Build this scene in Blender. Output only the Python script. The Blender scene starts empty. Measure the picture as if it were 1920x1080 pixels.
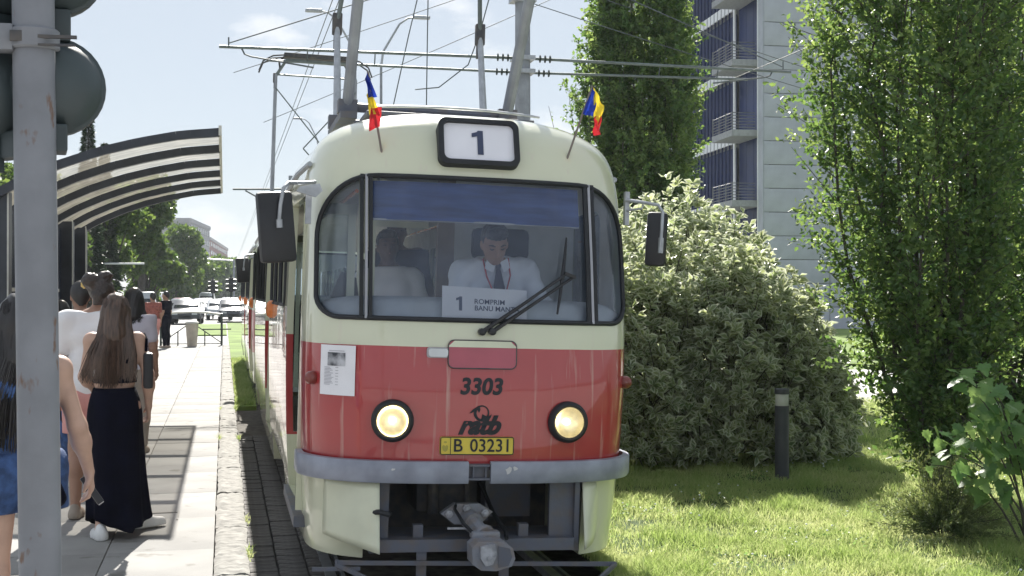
import bpy, bmesh, math, random
import numpy as np
from mathutils import Vector, Matrix, Euler

random.seed(7)
rng = np.random.default_rng(11)
R = math.radians
SC = bpy.context.scene
COL = SC.collection

# ------------------------------------------------------------------ camera
cam_d = bpy.data.cameras.new('camera')
cam_d.sensor_width = 36.0
cam_d.lens = 44.62
cam_d.clip_start = 0.05
cam_d.clip_end = 4000
cam = bpy.data.objects.new('camera', cam_d)
cam.location = (0, 0, 1.9)
cam.rotation_euler = (R(90 + 0.24), 0, R(-12.76))
COL.objects.link(cam)
SC.camera = cam

# ------------------------------------------------------------------ sky and sun
SUN_EL, SUN_AZ = R(39), R(4.5)
world = bpy.data.worlds.new('World')
SC.world = world
world.use_nodes = True
wn, wl = world.node_tree.nodes, world.node_tree.links
for n in list(wn):
    wn.remove(n)
w_out = wn.new('ShaderNodeOutputWorld')
w_bg = wn.new('ShaderNodeBackground')
w_bg.inputs['Strength'].default_value = 0.06
sky = wn.new('ShaderNodeTexSky')
sky.sky_type = 'NISHITA'
sky.sun_disc = False
sky.sun_elevation = SUN_EL
sky.sun_rotation = SUN_AZ
sky.altitude = 80
sky.air_density = 1.0
sky.dust_density = 0.4
sky.ozone_density = 2.5
# small cumulus low over the horizon, all the way round
w_tc = wn.new('ShaderNodeTexCoord')
w_map = wn.new('ShaderNodeMapping')
w_map.inputs['Scale'].default_value = (7.0, 7.0, 16.0)
w_map.inputs['Location'].default_value = (1.7, 0.4, 0.35)
w_noise = wn.new('ShaderNodeTexNoise')
w_noise.inputs['Scale'].default_value = 1.6
w_noise.inputs['Detail'].default_value = 7
w_noise.inputs['Roughness'].default_value = 0.55
w_ramp = wn.new('ShaderNodeValToRGB')
w_ramp.color_ramp.elements[0].position = 0.56
w_ramp.color_ramp.elements[1].position = 0.68
w_mix = wn.new('ShaderNodeMix')
w_mix.data_type = 'RGBA'
w_scale = wn.new('ShaderNodeMath')
w_scale.operation = 'MULTIPLY'
w_scale.inputs[1].default_value = 0.75
wl.new(w_tc.outputs['Generated'], w_map.inputs['Vector'])
wl.new(w_map.outputs['Vector'], w_noise.inputs['Vector'])
wl.new(w_noise.outputs['Fac'], w_ramp.inputs['Fac'])
wl.new(w_ramp.outputs['Color'], w_scale.inputs[0])
wl.new(w_scale.outputs[0], w_mix.inputs['Factor'])
w_veil = wn.new('ShaderNodeMix')
w_veil.data_type = 'RGBA'
w_veil.inputs['Factor'].default_value = 0.85
w_veil.inputs[7].default_value = (4.1, 4.45, 4.85, 1)
wl.new(sky.outputs['Color'], w_veil.inputs[6])
wl.new(w_veil.outputs[2], w_mix.inputs[6])
w_mix.inputs[7].default_value = (6.3, 6.5, 6.8, 1)
wl.new(w_mix.outputs[2], w_bg.inputs['Color'])
wl.new(w_bg.outputs['Background'], w_out.inputs['Surface'])

sun_d = bpy.data.lights.new('sun', 'SUN')
sun_d.energy = 3.8
sun_d.angle = R(0.53)
sun_d.color = (1.0, 0.955, 0.88)
sun = bpy.data.objects.new('sun', sun_d)
sdir = Vector((math.sin(SUN_AZ) * math.cos(SUN_EL), math.cos(SUN_AZ) * math.cos(SUN_EL), math.sin(SUN_EL)))
sun.rotation_euler = (-sdir).to_track_quat('-Z', 'Y').to_euler()
sun.location = sdir * 60
COL.objects.link(sun)

SC.view_settings.view_transform = 'Standard'
SC.view_settings.look = 'None'
SC.view_settings.gamma = 1.0
SC.view_settings.use_curve_mapping = False
SC.view_settings.exposure = 1.38
SC.render.engine = 'CYCLES'
SC.cycles.use_denoising = True
SC.cycles.max_bounces = 8
SC.cycles.diffuse_bounces = 4
SC.cycles.glossy_bounces = 4
SC.cycles.transmission_bounces = 6
SC.cycles.transparent_max_bounces = 16
SC.cycles.volume_bounces = 1
SC.cycles.caustics_reflective = False
SC.cycles.caustics_refractive = False
SC.cycles.sample_clamp_indirect = 6.0

# ------------------------------------------------------------------ materials
def nodes_of(m):
    m.use_nodes = True
    return m.node_tree.nodes, m.node_tree.links

def M(name, col, rough=0.55, metal=0.0, var=0.12, vscale=6.0, bump=0.0, bscale=60.0, coat=0.0,
      emis=None, estr=0.0, spec=0.5, col2=None, stretch=(1, 1, 1), ramp=(0.35, 0.65), detail=5, transl=0.0):
    m = bpy.data.materials.new(name)
    n, l = nodes_of(m)
    p = n['Principled BSDF']
    p.inputs['Roughness'].default_value = rough
    p.inputs['Metallic'].default_value = metal
    p.inputs['Specular IOR Level'].default_value = spec
    p.inputs['Coat Weight'].default_value = coat
    p.inputs['Coat Roughness'].default_value = 0.06
    tc = n.new('ShaderNodeTexCoord')
    mp = n.new('ShaderNodeMapping')
    mp.inputs['Scale'].default_value = stretch
    l.new(tc.outputs['Object'], mp.inputs['Vector'])
    nz = n.new('ShaderNodeTexNoise')
    nz.inputs['Scale'].default_value = vscale
    nz.inputs['Detail'].default_value = detail
    l.new(mp.outputs['Vector'], nz.inputs['Vector'])
    rp = n.new('ShaderNodeValToRGB')
    a, b = rp.color_ramp.elements
    a.position, b.position = ramp
    lo = [max(0, c * (1 - var)) for c in col]
    hi = list(col2) if col2 else [min(1, c * (1 + var)) for c in col]
    a.color = (*lo, 1)
    b.color = (*hi, 1)
    l.new(nz.outputs['Fac'], rp.inputs['Fac'])
    l.new(rp.outputs['Color'], p.inputs['Base Color'])
    if bump:
        nb = n.new('ShaderNodeTexNoise')
        nb.inputs['Scale'].default_value = bscale
        nb.inputs['Detail'].default_value = 6
        l.new(mp.outputs['Vector'], nb.inputs['Vector'])
        bp = n.new('ShaderNodeBump')
        bp.inputs['Strength'].default_value = bump
        bp.inputs['Distance'].default_value = 0.01
        l.new(nb.outputs['Fac'], bp.inputs['Height'])
        l.new(bp.outputs['Normal'], p.inputs['Normal'])
    if emis:
        p.inputs['Emission Color'].default_value = (*emis, 1)
        p.inputs['Emission Strength'].default_value = estr
    if transl:
        out = n['Material Output']
        tr = n.new('ShaderNodeBsdfTranslucent')
        l.new(rp.outputs['Color'], tr.inputs['Color'])
        mx = n.new('ShaderNodeMixShader')
        mx.inputs['Fac'].default_value = transl
        l.new(p.outputs['BSDF'], mx.inputs[1])
        l.new(tr.outputs['BSDF'], mx.inputs[2])
        l.new(mx.outputs['Shader'], out.inputs['Surface'])
    return m

def leaf_mat(name, c0, c1, tr0, tr1, fac=0.45, rough=0.42, edge=None):
    """leaves: tint attribute mixes two greens; optional pale margin from the edge attribute"""
    m = bpy.data.materials.new(name)
    n, l = nodes_of(m)
    p = n['Principled BSDF']
    p.inputs['Roughness'].default_value = rough
    p.inputs['Specular IOR Level'].default_value = 0.45
    at = n.new('ShaderNodeAttribute')
    at.attribute_name = 'tint'
    def mixer(a, b, fac_out):
        mx = n.new('ShaderNodeMix')
        mx.data_type = 'RGBA'
        if isinstance(a, tuple):
            mx.inputs[6].default_value = (*a, 1)
        else:
            l.new(a, mx.inputs[6])
        mx.inputs[7].default_value = (*b, 1)
        l.new(fac_out, mx.inputs['Factor'])
        return mx.outputs[2]
    base = mixer(c0, c1, at.outputs['Fac'])
    trc = mixer(tr0, tr1, at.outputs['Fac'])
    if edge:
        ae = n.new('ShaderNodeAttribute')
        ae.attribute_name = 'edge'
        rp = n.new('ShaderNodeValToRGB')
        rp.color_ramp.elements[0].position = 0.45
        rp.color_ramp.elements[1].position = 0.72
        l.new(ae.outputs['Fac'], rp.inputs['Fac'])
        base = mixer(base, edge, rp.outputs['Color'])
        trc = mixer(trc, edge, rp.outputs['Color'])
    l.new(base, p.inputs['Base Color'])
    tr = n.new('ShaderNodeBsdfTranslucent')
    l.new(trc, tr.inputs['Color'])
    mx = n.new('ShaderNodeMixShader')
    mx.inputs['Fac'].default_value = fac
    l.new(p.outputs['BSDF'], mx.inputs[1])
    l.new(tr.outputs['BSDF'], mx.inputs[2])
    l.new(mx.outputs['Shader'], n['Material Output'].inputs['Surface'])
    return m

def glass_mat(name, tint=(0.86, 0.9, 0.92), ior=1.5, rough=0.015, film=0.0, filmcol=(0.6, 0.65, 0.7)):
    """thin pane: fresnel mirror over see-through, with an optional patchy diffuse film"""
    m = bpy.data.materials.new(name)
    n, l = nodes_of(m)
    n.remove(n['Principled BSDF'])
    t = n.new('ShaderNodeBsdfTransparent')
    t.inputs['Color'].default_value = (*tint, 1)
    g = n.new('ShaderNodeBsdfGlossy')
    g.inputs['Roughness'].default_value = rough
    fr = n.new('ShaderNodeFresnel')
    fr.inputs['IOR'].default_value = ior
    mx = n.new('ShaderNodeMixShader')
    l.new(fr.outputs['Fac'], mx.inputs['Fac'])
    l.new(t.outputs['BSDF'], mx.inputs[1])
    l.new(g.outputs['BSDF'], mx.inputs[2])
    last = mx
    if film:
        d = n.new('ShaderNodeBsdfDiffuse')
        d.inputs['Color'].default_value = (*filmcol, 1)
        tc = n.new('ShaderNodeTexCoord')
        nz = n.new('ShaderNodeTexNoise')
        nz.inputs['Scale'].default_value = 3.5
        l.new(tc.outputs['Object'], nz.inputs['Vector'])
        mu = n.new('ShaderNodeMath')
        mu.operation = 'MULTIPLY'
        mu.inputs[1].default_value = film * 2
        l.new(nz.outputs['Fac'], mu.inputs[0])
        m2 = n.new('ShaderNodeMixShader')
        l.new(mu.outputs[0], m2.inputs['Fac'])
        l.new(mx.outputs['Shader'], m2.inputs[1])
        l.new(d.outputs['BSDF'], m2.inputs[2])
        last = m2
    l.new(last.outputs['Shader'], n['Material Output'].inputs['Surface'])
    return m

def tram_paint():
    """cream body with a red band (paint), fine vertical dirt runs and a clear coat"""
    m = bpy.data.materials.new('tram_paint')
    n, l = nodes_of(m)
    p = n['Principled BSDF']
    p.inputs['Roughness'].default_value = 0.33
    p.inputs['Coat Weight'].default_value = 1.0
    p.inputs['Coat Roughness'].default_value = 0.04
    tc = n.new('ShaderNodeTexCoord')
    sx = n.new('ShaderNodeSeparateXYZ')
    l.new(tc.outputs['Object'], sx.inputs['Vector'])
    def mth(op, a, b):
        q = n.new('ShaderNodeMath')
        q.operation = op
        for i, v in enumerate((a, b)):
            if isinstance(v, (int, float)):
                q.inputs[i].default_value = v
            else:
                l.new(v, q.inputs[i])
        return q.outputs[0]
    wob = n.new('ShaderNodeTexNoise')
    wob.inputs['Scale'].default_value = 3.0
    l.new(tc.outputs['Object'], wob.inputs['Vector'])
    zz = mth('ADD', sx.outputs['Z'], mth('MULTIPLY', mth('SUBTRACT', wob.outputs['Fac'], 0.5), 0.006))
    red = mth('MULTIPLY', mth('GREATER_THAN', zz, 0.84), mth('LESS_THAN', zz, 1.572))
    nz = n.new('ShaderNodeTexNoise')
    nz.inputs['Scale'].default_value = 2.2
    nz.inputs['Detail'].default_value = 6
    l.new(tc.outputs['Object'], nz.inputs['Vector'])
    cr = n.new('ShaderNodeValToRGB')
    cr.color_ramp.elements[0].color = (0.58, 0.60, 0.44, 1)
    cr.color_ramp.elements[1].color = (0.70, 0.71, 0.54, 1)
    l.new(nz.outputs['Fac'], cr.inputs['Fac'])
    rr = n.new('ShaderNodeValToRGB')
    rr.color_ramp.elements[0].color = (0.35, 0.027, 0.032, 1)
    rr.color_ramp.elements[1].color = (0.45, 0.042, 0.044, 1)
    l.new(nz.outputs['Fac'], rr.inputs['Fac'])
    mx = n.new('ShaderNodeMix')
    mx.data_type = 'RGBA'
    l.new(red, mx.inputs['Factor'])
    l.new(cr.outputs['Color'], mx.inputs[6])
    l.new(rr.outputs['Color'], mx.inputs[7])
    # dirt runs
    mp = n.new('ShaderNodeMapping')
    mp.inputs['Scale'].default_value = (26, 26, 1.1)
    l.new(tc.outputs['Object'], mp.inputs['Vector'])
    st = n.new('ShaderNodeTexNoise')
    st.inputs['Scale'].default_value = 1.0
    st.inputs['Detail'].default_value = 4
    l.new(mp.outputs['Vector'], st.inputs['Vector'])
    sr = n.new('ShaderNodeValToRGB')
    sr.color_ramp.elements[0].position = 0.60
    sr.color_ramp.elements[1].position = 0.74
    l.new(st.outputs['Fac'], sr.inputs['Fac'])
    sf = mth('MULTIPLY', sr.outputs['Color'], 0.40)
    m2 = n.new('ShaderNodeMix')
    m2.data_type = 'RGBA'
    l.new(sf, m2.inputs['Factor'])
    l.new(mx.outputs[2], m2.inputs[6])
    m2.inputs[7].default_value = (0.62, 0.55, 0.47, 1)
    l.new(m2.outputs[2], p.inputs['Base Color'])
    bb = n.new('ShaderNodeTexNoise')
    bb.inputs['Scale'].default_value = 2.6
    bb.inputs['Detail'].default_value = 2
    l.new(tc.outputs['Object'], bb.inputs['Vector'])
    bp = n.new('ShaderNodeBump')
    bp.inputs['Strength'].default_value = 0.32
    bp.inputs['Distance'].default_value = 0.03
    l.new(bb.outputs['Fac'], bp.inputs['Height'])
    l.new(bp.outputs['Normal'], p.inputs['Normal'])
    bc = n.new('ShaderNodeBump')
    bc.inputs['Strength'].default_value = 0.07
    bc.inputs['Distance'].default_value = 0.03
    l.new(bb.outputs['Fac'], bc.inputs['Height'])
    l.new(bc.outputs['Normal'], p.inputs['Coat Normal'])
    l.new(mth('ADD', 0.3, mth('MULTIPLY', sr.outputs['Color'], 0.35)), p.inputs['Roughness'])
    return m

MT = {}
MT['tram'] = tram_paint()
MT['tram_in'] = M('tram_interior', (0.66, 0.66, 0.60), 0.6, var=0.08)
MT['cream'] = M('cream_paint', (0.66, 0.68, 0.52), 0.35, var=0.1, coat=0.4, vscale=3)
MT['rubber'] = M('black_rubber', (0.012, 0.014, 0.018), 0.6, var=0.3)
MT['black'] = M('black_plastic', (0.014, 0.015, 0.019), 0.42, var=0.3)
MT['alu'] = M('grey_trim', (0.36, 0.36, 0.38), 0.35, metal=0.6)
MT['bumper'] = M('grey_blue_bumper_paint', (0.25, 0.27, 0.33), 0.45, var=0.2, vscale=6, coat=0.2, bump=0.25, bscale=9, detail=9)
MT['chip'] = M('chipped_paint', (0.55, 0.55, 0.56), 0.6, var=0.2)
MT['steel'] = M('grey_steel_paint', (0.15, 0.165, 0.21), 0.55, var=0.25, vscale=11, bump=0.3, bscale=30, col2=(0.15, 0.125, 0.11), ramp=(0.42, 0.78), detail=8)
MT['steel_d'] = M('dirty_dark_steel', (0.095, 0.10, 0.118), 0.75, var=0.4, vscale=12, col2=(0.13, 0.115, 0.10), ramp=(0.4, 0.75))
MT['cast'] = M('worn_cast_coupler', (0.30, 0.32, 0.37), 0.55, metal=0.1, var=0.25, vscale=14, bump=0.5, bscale=45, col2=(0.24, 0.20, 0.175), ramp=(0.42, 0.75), detail=8)
MT['worn'] = M('worn_bright_metal', (0.34, 0.35, 0.38), 0.5, var=0.3, vscale=20)
MT['white_panel'] = M('white_sign_panel', (0.80, 0.80, 0.86), 0.4, var=0.03)
MT['sign_digit'] = M('sign_digit_blue_grey', (0.045, 0.06, 0.12), 0.6, var=0.1)
MT['ink'] = M('black_ink', (0.012, 0.014, 0.02), 0.55, var=0.2)
MT['plate'] = M('yellow_plate', (0.70, 0.55, 0.07), 0.45, var=0.06)
MT['plate_dim'] = M('plate_crest', (0.40, 0.34, 0.06), 0.5)
MT['paper'] = M('white_paper', (0.82, 0.82, 0.86), 0.7, var=0.04)
MT['paper_ink'] = M('grey_print', (0.42, 0.42, 0.46), 0.8)
MT['photo_print'] = M('printed_photo', (0.10, 0.11, 0.13), 0.7, var=0.5, vscale=14, col2=(0.55, 0.56, 0.60))
MT['lid_red'] = M('faded_red_lid', (0.42, 0.085, 0.12), 0.35, var=0.06, coat=0.3)
MT['lamp_white'] = M('clear_lamp', (0.62, 0.65, 0.68), 0.25, var=0.1)
MT['amber'] = M('amber_lens', (0.75, 0.20, 0.03), 0.25, var=0.15, coat=0.5)
MT['red_lens'] = M('brown_red_lens', (0.20, 0.035, 0.025), 0.3, var=0.2, coat=0.4)
MT['bulb'] = M('lit_bulb', (1, 0.9, 0.6), 0.4, emis=(1.0, 0.84, 0.52), estr=9.0)
MT['reflector'] = M('headlight_reflector', (0.85, 0.80, 0.62), 0.3, metal=0.5, var=0.12, vscale=30, emis=(1.0, 0.84, 0.5), estr=0.05)
MT['lens'] = glass_mat('headlight_glass', (0.95, 0.94, 0.9))
MT['wind'] = glass_mat('windscreen_glass', (0.88, 0.92, 0.96), 1.52, film=0.085, filmcol=(0.40, 0.50, 0.74))  # blue film paints the veil of reflected sky into the pane
MT['sidegl'] = glass_mat('tram_side_glass', (0.78, 0.84, 0.86), 1.52, film=0.03)
MT['visor'] = M('blue_roller_blind', (0.075, 0.13, 0.38), 0.6, var=0.3, vscale=5, transl=0.4, stretch=(0.6, 1, 5))
MT['dash'] = M('grey_dashboard', (0.56, 0.60, 0.64), 0.6, var=0.08)
MT['seat'] = M('dark_seat_cloth', (0.022, 0.026, 0.04), 0.85, var=0.3)
MT['cabwall'] = M('cab_partition', (0.58, 0.60, 0.62), 0.6, var=0.08)
MT['wood'] = M('brown_cab_pillar', (0.20, 0.17, 0.15), 0.6, var=0.15)
MT['galv'] = M('galvanised_metal', (0.40, 0.42, 0.45), 0.45, metal=0.5, var=0.15, vscale=14)
MT['wire'] = M('weathered_wire', (0.10, 0.12, 0.13), 0.6, var=0.2)
MT['rod'] = M('green_grey_rod', (0.16, 0.19, 0.19), 0.5, metal=0.3, var=0.2)
MT['polegrey'] = M('pole_grey', (0.27, 0.29, 0.33), 0.6, var=0.15, vscale=5)
def rusty_pole():
    m = M('rusty_grey_pole_paint', (0.205, 0.215, 0.24), 0.55, var=0.1, vscale=7, bump=0.12, bscale=35)
    n, l = m.node_tree.nodes, m.node_tree.links
    p = n['Principled BSDF']
    src = p.inputs['Base Color'].links[0].from_socket
    tc = n.new('ShaderNodeTexCoord')
    mp = n.new('ShaderNodeMapping')
    mp.inputs['Scale'].default_value = (1, 1, 0.45)
    l.new(tc.outputs['Object'], mp.inputs['Vector'])
    a = n.new('ShaderNodeTexNoise')
    a.inputs['Scale'].default_value = 26
    a.inputs['Detail'].default_value = 8
    b = n.new('ShaderNodeTexNoise')
    b.inputs['Scale'].default_value = 5
    b.inputs['Detail'].default_value = 3
    l.new(mp.outputs['Vector'], a.inputs['Vector'])
    l.new(tc.outputs['Object'], b.inputs['Vector'])
    mu = n.new('ShaderNodeMath')
    mu.operation = 'MULTIPLY'
    l.new(a.outputs['Fac'], mu.inputs[0])
    l.new(b.outputs['Fac'], mu.inputs[1])
    rp = n.new('ShaderNodeValToRGB')
    rp.color_ramp.elements[0].position = 0.345
    rp.color_ramp.elements[1].position = 0.40
    l.new(mu.outputs[0], rp.inputs['Fac'])
    mx = n.new('ShaderNodeMix')
    mx.data_type = 'RGBA'
    l.new(rp.outputs['Color'], mx.inputs['Factor'])
    l.new(src, mx.inputs[6])
    mx.inputs[7].default_value = (0.16, 0.10, 0.075, 1)
    l.new(mx.outputs[2], p.inputs['Base Color'])
    return m
MT['rustpole'] = rusty_pole()
MT['signal'] = M('signal_housing', (0.040, 0.056, 0.062), 0.5, var=0.15)
MT['shelter_d'] = M('dark_shelter_steel', (0.030, 0.036, 0.048), 0.45, var=0.2)
MT['shelter_p'] = M('translucent_roof_panel', (0.36, 0.335, 0.28), 0.45, var=0.3, vscale=3, transl=0.6, stretch=(1, 3, 1))
_m = MT['shelter_p']
_n, _l = _m.node_tree.nodes, _m.node_tree.links
_src = _n['Material Output'].inputs['Surface'].links[0].from_socket
_t = _n.new('ShaderNodeBsdfTransparent')
_t.inputs['Color'].default_value = (0.95, 0.93, 0.88, 1)
_mx = _n.new('ShaderNodeMixShader')
_mx.inputs['Fac'].default_value = 0.40
_l.new(_src, _mx.inputs[1])
_l.new(_t.outputs['BSDF'], _mx.inputs[2])
_l.new(_mx.outputs['Shader'], _n['Material Output'].inputs['Surface'])
MT['shelter_w'] = M('dark_blue_shelter_wall', (0.035, 0.045, 0.075), 0.25, var=0.15)
MT['pale_edge'] = M('pale_gutter', (0.60, 0.60, 0.56), 0.5)
MT['slab'] = M('pale_platform_concrete', (0.40, 0.39, 0.365), 0.8, var=0.12, vscale=2.2, bump=0.25, bscale=70, detail=8)
def slab_mat():
    m = M('pale_platform_concrete', (0.275, 0.270, 0.258), 0.82, var=0.14, vscale=1.7, bump=0.3, bscale=80, detail=9)
    n, l = m.node_tree.nodes, m.node_tree.links
    p = n['Principled BSDF']
    src = p.inputs['Base Color'].links[0].from_socket
    oi = n.new('ShaderNodeObjectInfo')
    mr = n.new('ShaderNodeMapRange')
    mr.inputs['To Min'].default_value = 0.86
    mr.inputs['To Max'].default_value = 1.10
    l.new(oi.outputs['Random'], mr.inputs['Value'])
    ge = n.new('ShaderNodeNewGeometry')
    sp_n = n.new('ShaderNodeTexNoise')
    sp_n.inputs['Scale'].default_value = 5.5
    sp_n.inputs['Detail'].default_value = 3
    l.new(ge.outputs['Position'], sp_n.inputs['Vector'])
    rp = n.new('ShaderNodeValToRGB')
    rp.color_ramp.elements[0].position = 0.62
    rp.color_ramp.elements[0].color = (1, 1, 1, 1)
    rp.color_ramp.elements[1].position = 0.72
    rp.color_ramp.elements[1].color = (0.62, 0.60, 0.56, 1)
    l.new(sp_n.outputs['Fac'], rp.inputs['Fac'])
    v1 = n.new('ShaderNodeVectorMath')
    v1.operation = 'MULTIPLY'
    l.new(src, v1.inputs[0])
    l.new(rp.outputs['Color'], v1.inputs[1])
    v2 = n.new('ShaderNodeVectorMath')
    v2.operation = 'SCALE'
    l.new(v1.outputs[0], v2.inputs[0])
    l.new(mr.outputs['Result'], v2.inputs['Scale'])
    l.new(v2.outputs[0], p.inputs['Base Color'])
    return m
MT['slab'] = slab_mat()
MT['joint'] = M('joint_sand', (0.26, 0.25, 0.23), 0.9)
MT['kerb'] = M('weathered_kerb_stone', (0.27, 0.262, 0.24), 0.88, var=0.35, vscale=11, bump=1.0, bscale=22, detail=9)
MT['paver'] = M('worn_dark_paver', (0.135, 0.13, 0.125), 0.85, var=0.35, vscale=10, bump=0.6, bscale=40)
MT['soil'] = M('gritty_soil', (0.11, 0.10, 0.085), 0.95, var=0.4, vscale=12)
MT['bounce_paving'] = M('pale_bounce_paving', (0.42, 0.41, 0.39), 0.8, var=0.12, vscale=1.5)
MT['asphalt'] = M('sun_bleached_asphalt', (0.20, 0.20, 0.20), 0.75, var=0.12, vscale=1.2)
MT['path'] = M('pale_path', (0.55, 0.54, 0.50), 0.8, var=0.08)
MT['lawn'] = M('lawn_soil_green', (0.055, 0.105, 0.022), 0.95, var=0.35, vscale=3, col2=(0.10, 0.15, 0.035))
MT['lawn_far'] = M('far_lawn', (0.16, 0.24, 0.05), 0.95, var=0.3, vscale=0.8)
MT['grass'] = leaf_mat('grass_blades', (0.18, 0.28, 0.08), (0.48, 0.52, 0.22), (0.42, 0.56, 0.15), (0.80, 0.82, 0.42), 0.5, 0.45)
MT['bark'] = M('grey_brown_bark', (0.085, 0.075, 0.065), 0.9, var=0.35, vscale=18, bump=0.6, bscale=40, stretch=(1, 1, 0.3))
MT['horn'] = leaf_mat('hornbeam_leaf', (0.040, 0.085, 0.036), (0.090, 0.150, 0.055), (0.18, 0.32, 0.07), (0.44, 0.57, 0.15), 0.46)
MT['varieg'] = leaf_mat('variegated_leaf', (0.085, 0.145, 0.085), (0.20, 0.25, 0.13), (0.34, 0.44, 0.16), (0.58, 0.62, 0.28), 0.5, 0.36, edge=(0.62, 0.65, 0.49))
MT['maple'] = leaf_mat('maple_leaf', (0.085, 0.18, 0.07), (0.15, 0.25, 0.09), (0.26, 0.46, 0.12), (0.40, 0.56, 0.16), 0.5)
MT['juniper'] = leaf_mat('juniper_needle', (0.10, 0.15, 0.07), (0.24, 0.28, 0.12), (0.16, 0.22, 0.07), (0.32, 0.36, 0.12), 0.35, 0.6)
MT['lime'] = leaf_mat('street_tree_leaf', (0.035, 0.080, 0.022), (0.085, 0.145, 0.035), (0.10, 0.19, 0.03), (0.26, 0.36, 0.07), 0.40)
MT['spruce'] = leaf_mat('spruce_needle', (0.018, 0.045, 0.025), (0.04, 0.075, 0.035), (0.03, 0.06, 0.02), (0.06, 0.10, 0.03), 0.2)
MT['conc'] = M('pale_concrete_cladding', (0.45, 0.48, 0.54), 0.7, var=0.07, vscale=1.5)
MT['conc_j'] = M('concrete_joint', (0.26, 0.27, 0.29), 0.8)
MT['curtain'] = M('dark_blue_curtain_glass', (0.014, 0.028, 0.11), 0.3, var=0.3, vscale=0.3, spec=0.05)
MT['fin'] = M('dark_facade_fin', (0.014, 0.024, 0.08), 0.7, spec=0.05)
MT['rail_d'] = M('balcony_rail_grey', (0.13, 0.14, 0.16), 0.5)
MT['white_m'] = M('white_facade_metal', (0.78, 0.80, 0.82), 0.4, var=0.04)
MT['balc'] = M('balcony_slab', (0.34, 0.35, 0.37), 0.7)
MT['block_a'] = M('grey_block_wall', (0.36, 0.36, 0.37), 0.8)
MT['block_b'] = M('red_brown_block_wall', (0.30, 0.13, 0.115), 0.8)
MT['block_c'] = M('pale_block_wall', (0.50, 0.48, 0.46), 0.8)
MT['window'] = M('block_window', (0.05, 0.06, 0.08), 0.2)
MT['car_w'] = M('white_car_paint', (0.75, 0.75, 0.76), 0.3, coat=0.8, var=0.03)
MT['car_s'] = M('silver_car_paint', (0.48, 0.50, 0.52), 0.28, metal=0.5, coat=0.8, var=0.03)
MT['car_d'] = M('dark_car_paint', (0.025, 0.028, 0.035), 0.28, coat=0.8, var=0.05)
MT['car_r'] = M('dark_red_car_paint', (0.20, 0.02, 0.025), 0.28, coat=0.8, var=0.05)
MT['car_g'] = M('car_window', (0.02, 0.025, 0.03), 0.08)
MT['tyre'] = M('tyre', (0.015, 0.015, 0.016), 0.8)
MT['bin'] = M('beige_bin', (0.46, 0.42, 0.36), 0.7, var=0.1)
MT['fence'] = M('dark_green_railing', (0.03, 0.045, 0.04), 0.5)
MT['bollard'] = M('dark_grey_bollard', (0.055, 0.060, 0.075), 0.5, var=0.12)
MT['diffuser'] = M('bollard_diffuser', (0.80, 0.81, 0.78), 0.35, var=0.05, transl=0.4)
# people
MT['skin'] = M('skin_light', (0.52, 0.33, 0.25), 0.55, var=0.07, vscale=14)
MT['skin_t'] = M('skin_tanned', (0.36, 0.21, 0.15), 0.55, var=0.07, vscale=14)
MT['skin_d'] = M('skin_dark', (0.13, 0.075, 0.055), 0.55, var=0.08, vscale=14)
MT['hair_br'] = M('brown_hair', (0.080, 0.048, 0.034), 0.42, var=0.45, vscale=60, stretch=(1, 1, 0.06), spec=0.6)
MT['hair_bk'] = M('black_hair', (0.014, 0.012, 0.013), 0.4, var=0.4, vscale=60, stretch=(1, 1, 0.06), spec=0.6)
MT['hair_db'] = M('dark_brown_hair', (0.035, 0.024, 0.020), 0.42, var=0.45, vscale=60, spec=0.6)
MT['blk_cloth'] = M('black_cloth', (0.0035, 0.004, 0.011), 0.95, spec=0.12, var=0.3, bump=0.2, bscale=120)
MT['wht_cloth'] = M('white_cotton', (0.78, 0.78, 0.80), 0.85, var=0.04, bump=0.15, bscale=40)
MT['lil_cloth'] = M('pale_lilac_cotton', (0.58, 0.56, 0.64), 0.85, var=0.05)
MT['shirt'] = M('white_shirt', (0.70, 0.73, 0.80), 0.8, var=0.05)
MT['denim'] = M('blue_denim', (0.035, 0.075, 0.19), 0.85, var=0.35, vscale=22, bump=0.4, bscale=180)
MT['pink'] = M('pink_cotton', (0.62, 0.30, 0.28), 0.85)
MT['plaid'] = M('rust_red_cloth', (0.30, 0.10, 0.08), 0.85, var=0.4, vscale=30)
MT['tie'] = M('dark_tie', (0.025, 0.025, 0.06), 0.6)
MT['lanyard'] = M('red_lanyard', (0.45, 0.06, 0.09), 0.6)
MT['sole'] = M('white_sneaker', (0.72, 0.72, 0.71), 0.6, var=0.06)
MT['beige'] = M('beige_shoe', (0.35, 0.30, 0.25), 0.7)
MT['flower'] = M('yellow_flower', (0.75, 0.55, 0.20), 0.7)
MT['navy'] = M('navy_print', (0.03, 0.04, 0.10), 0.7)
MT['face_dk'] = M('dark_facial_detail', (0.05, 0.03, 0.028), 0.5)
MT['lips'] = M('lips', (0.34, 0.14, 0.12), 0.5)
MT['flag_b'] = M('flag_blue', (0.02, 0.05, 0.38), 0.8, transl=0.35, var=0.1)
MT['flag_y'] = M('flag_yellow', (0.80, 0.62, 0.05), 0.8, transl=0.35, var=0.1)
MT['flag_r'] = M('flag_red', (0.55, 0.03, 0.04), 0.8, transl=0.35, var=0.1)

# ------------------------------------------------------------------ object helpers
def tag(o, label=None, cat=None, group=None, kind=None):
    if label: o['label'] = label
    if cat: o['category'] = cat
    if group: o['group'] = group
    if kind: o['kind'] = kind
    return o

def thing(name, label, cat, loc=(0, 0, 0), rot=(0, 0, 0), group=None):
    o = bpy.data.objects.new(name, None)
    COL.objects.link(o)
    o.location = loc
    o.rotation_euler = rot
    o.empty_display_size = 0.1
    return tag(o, label, cat, group)

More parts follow.
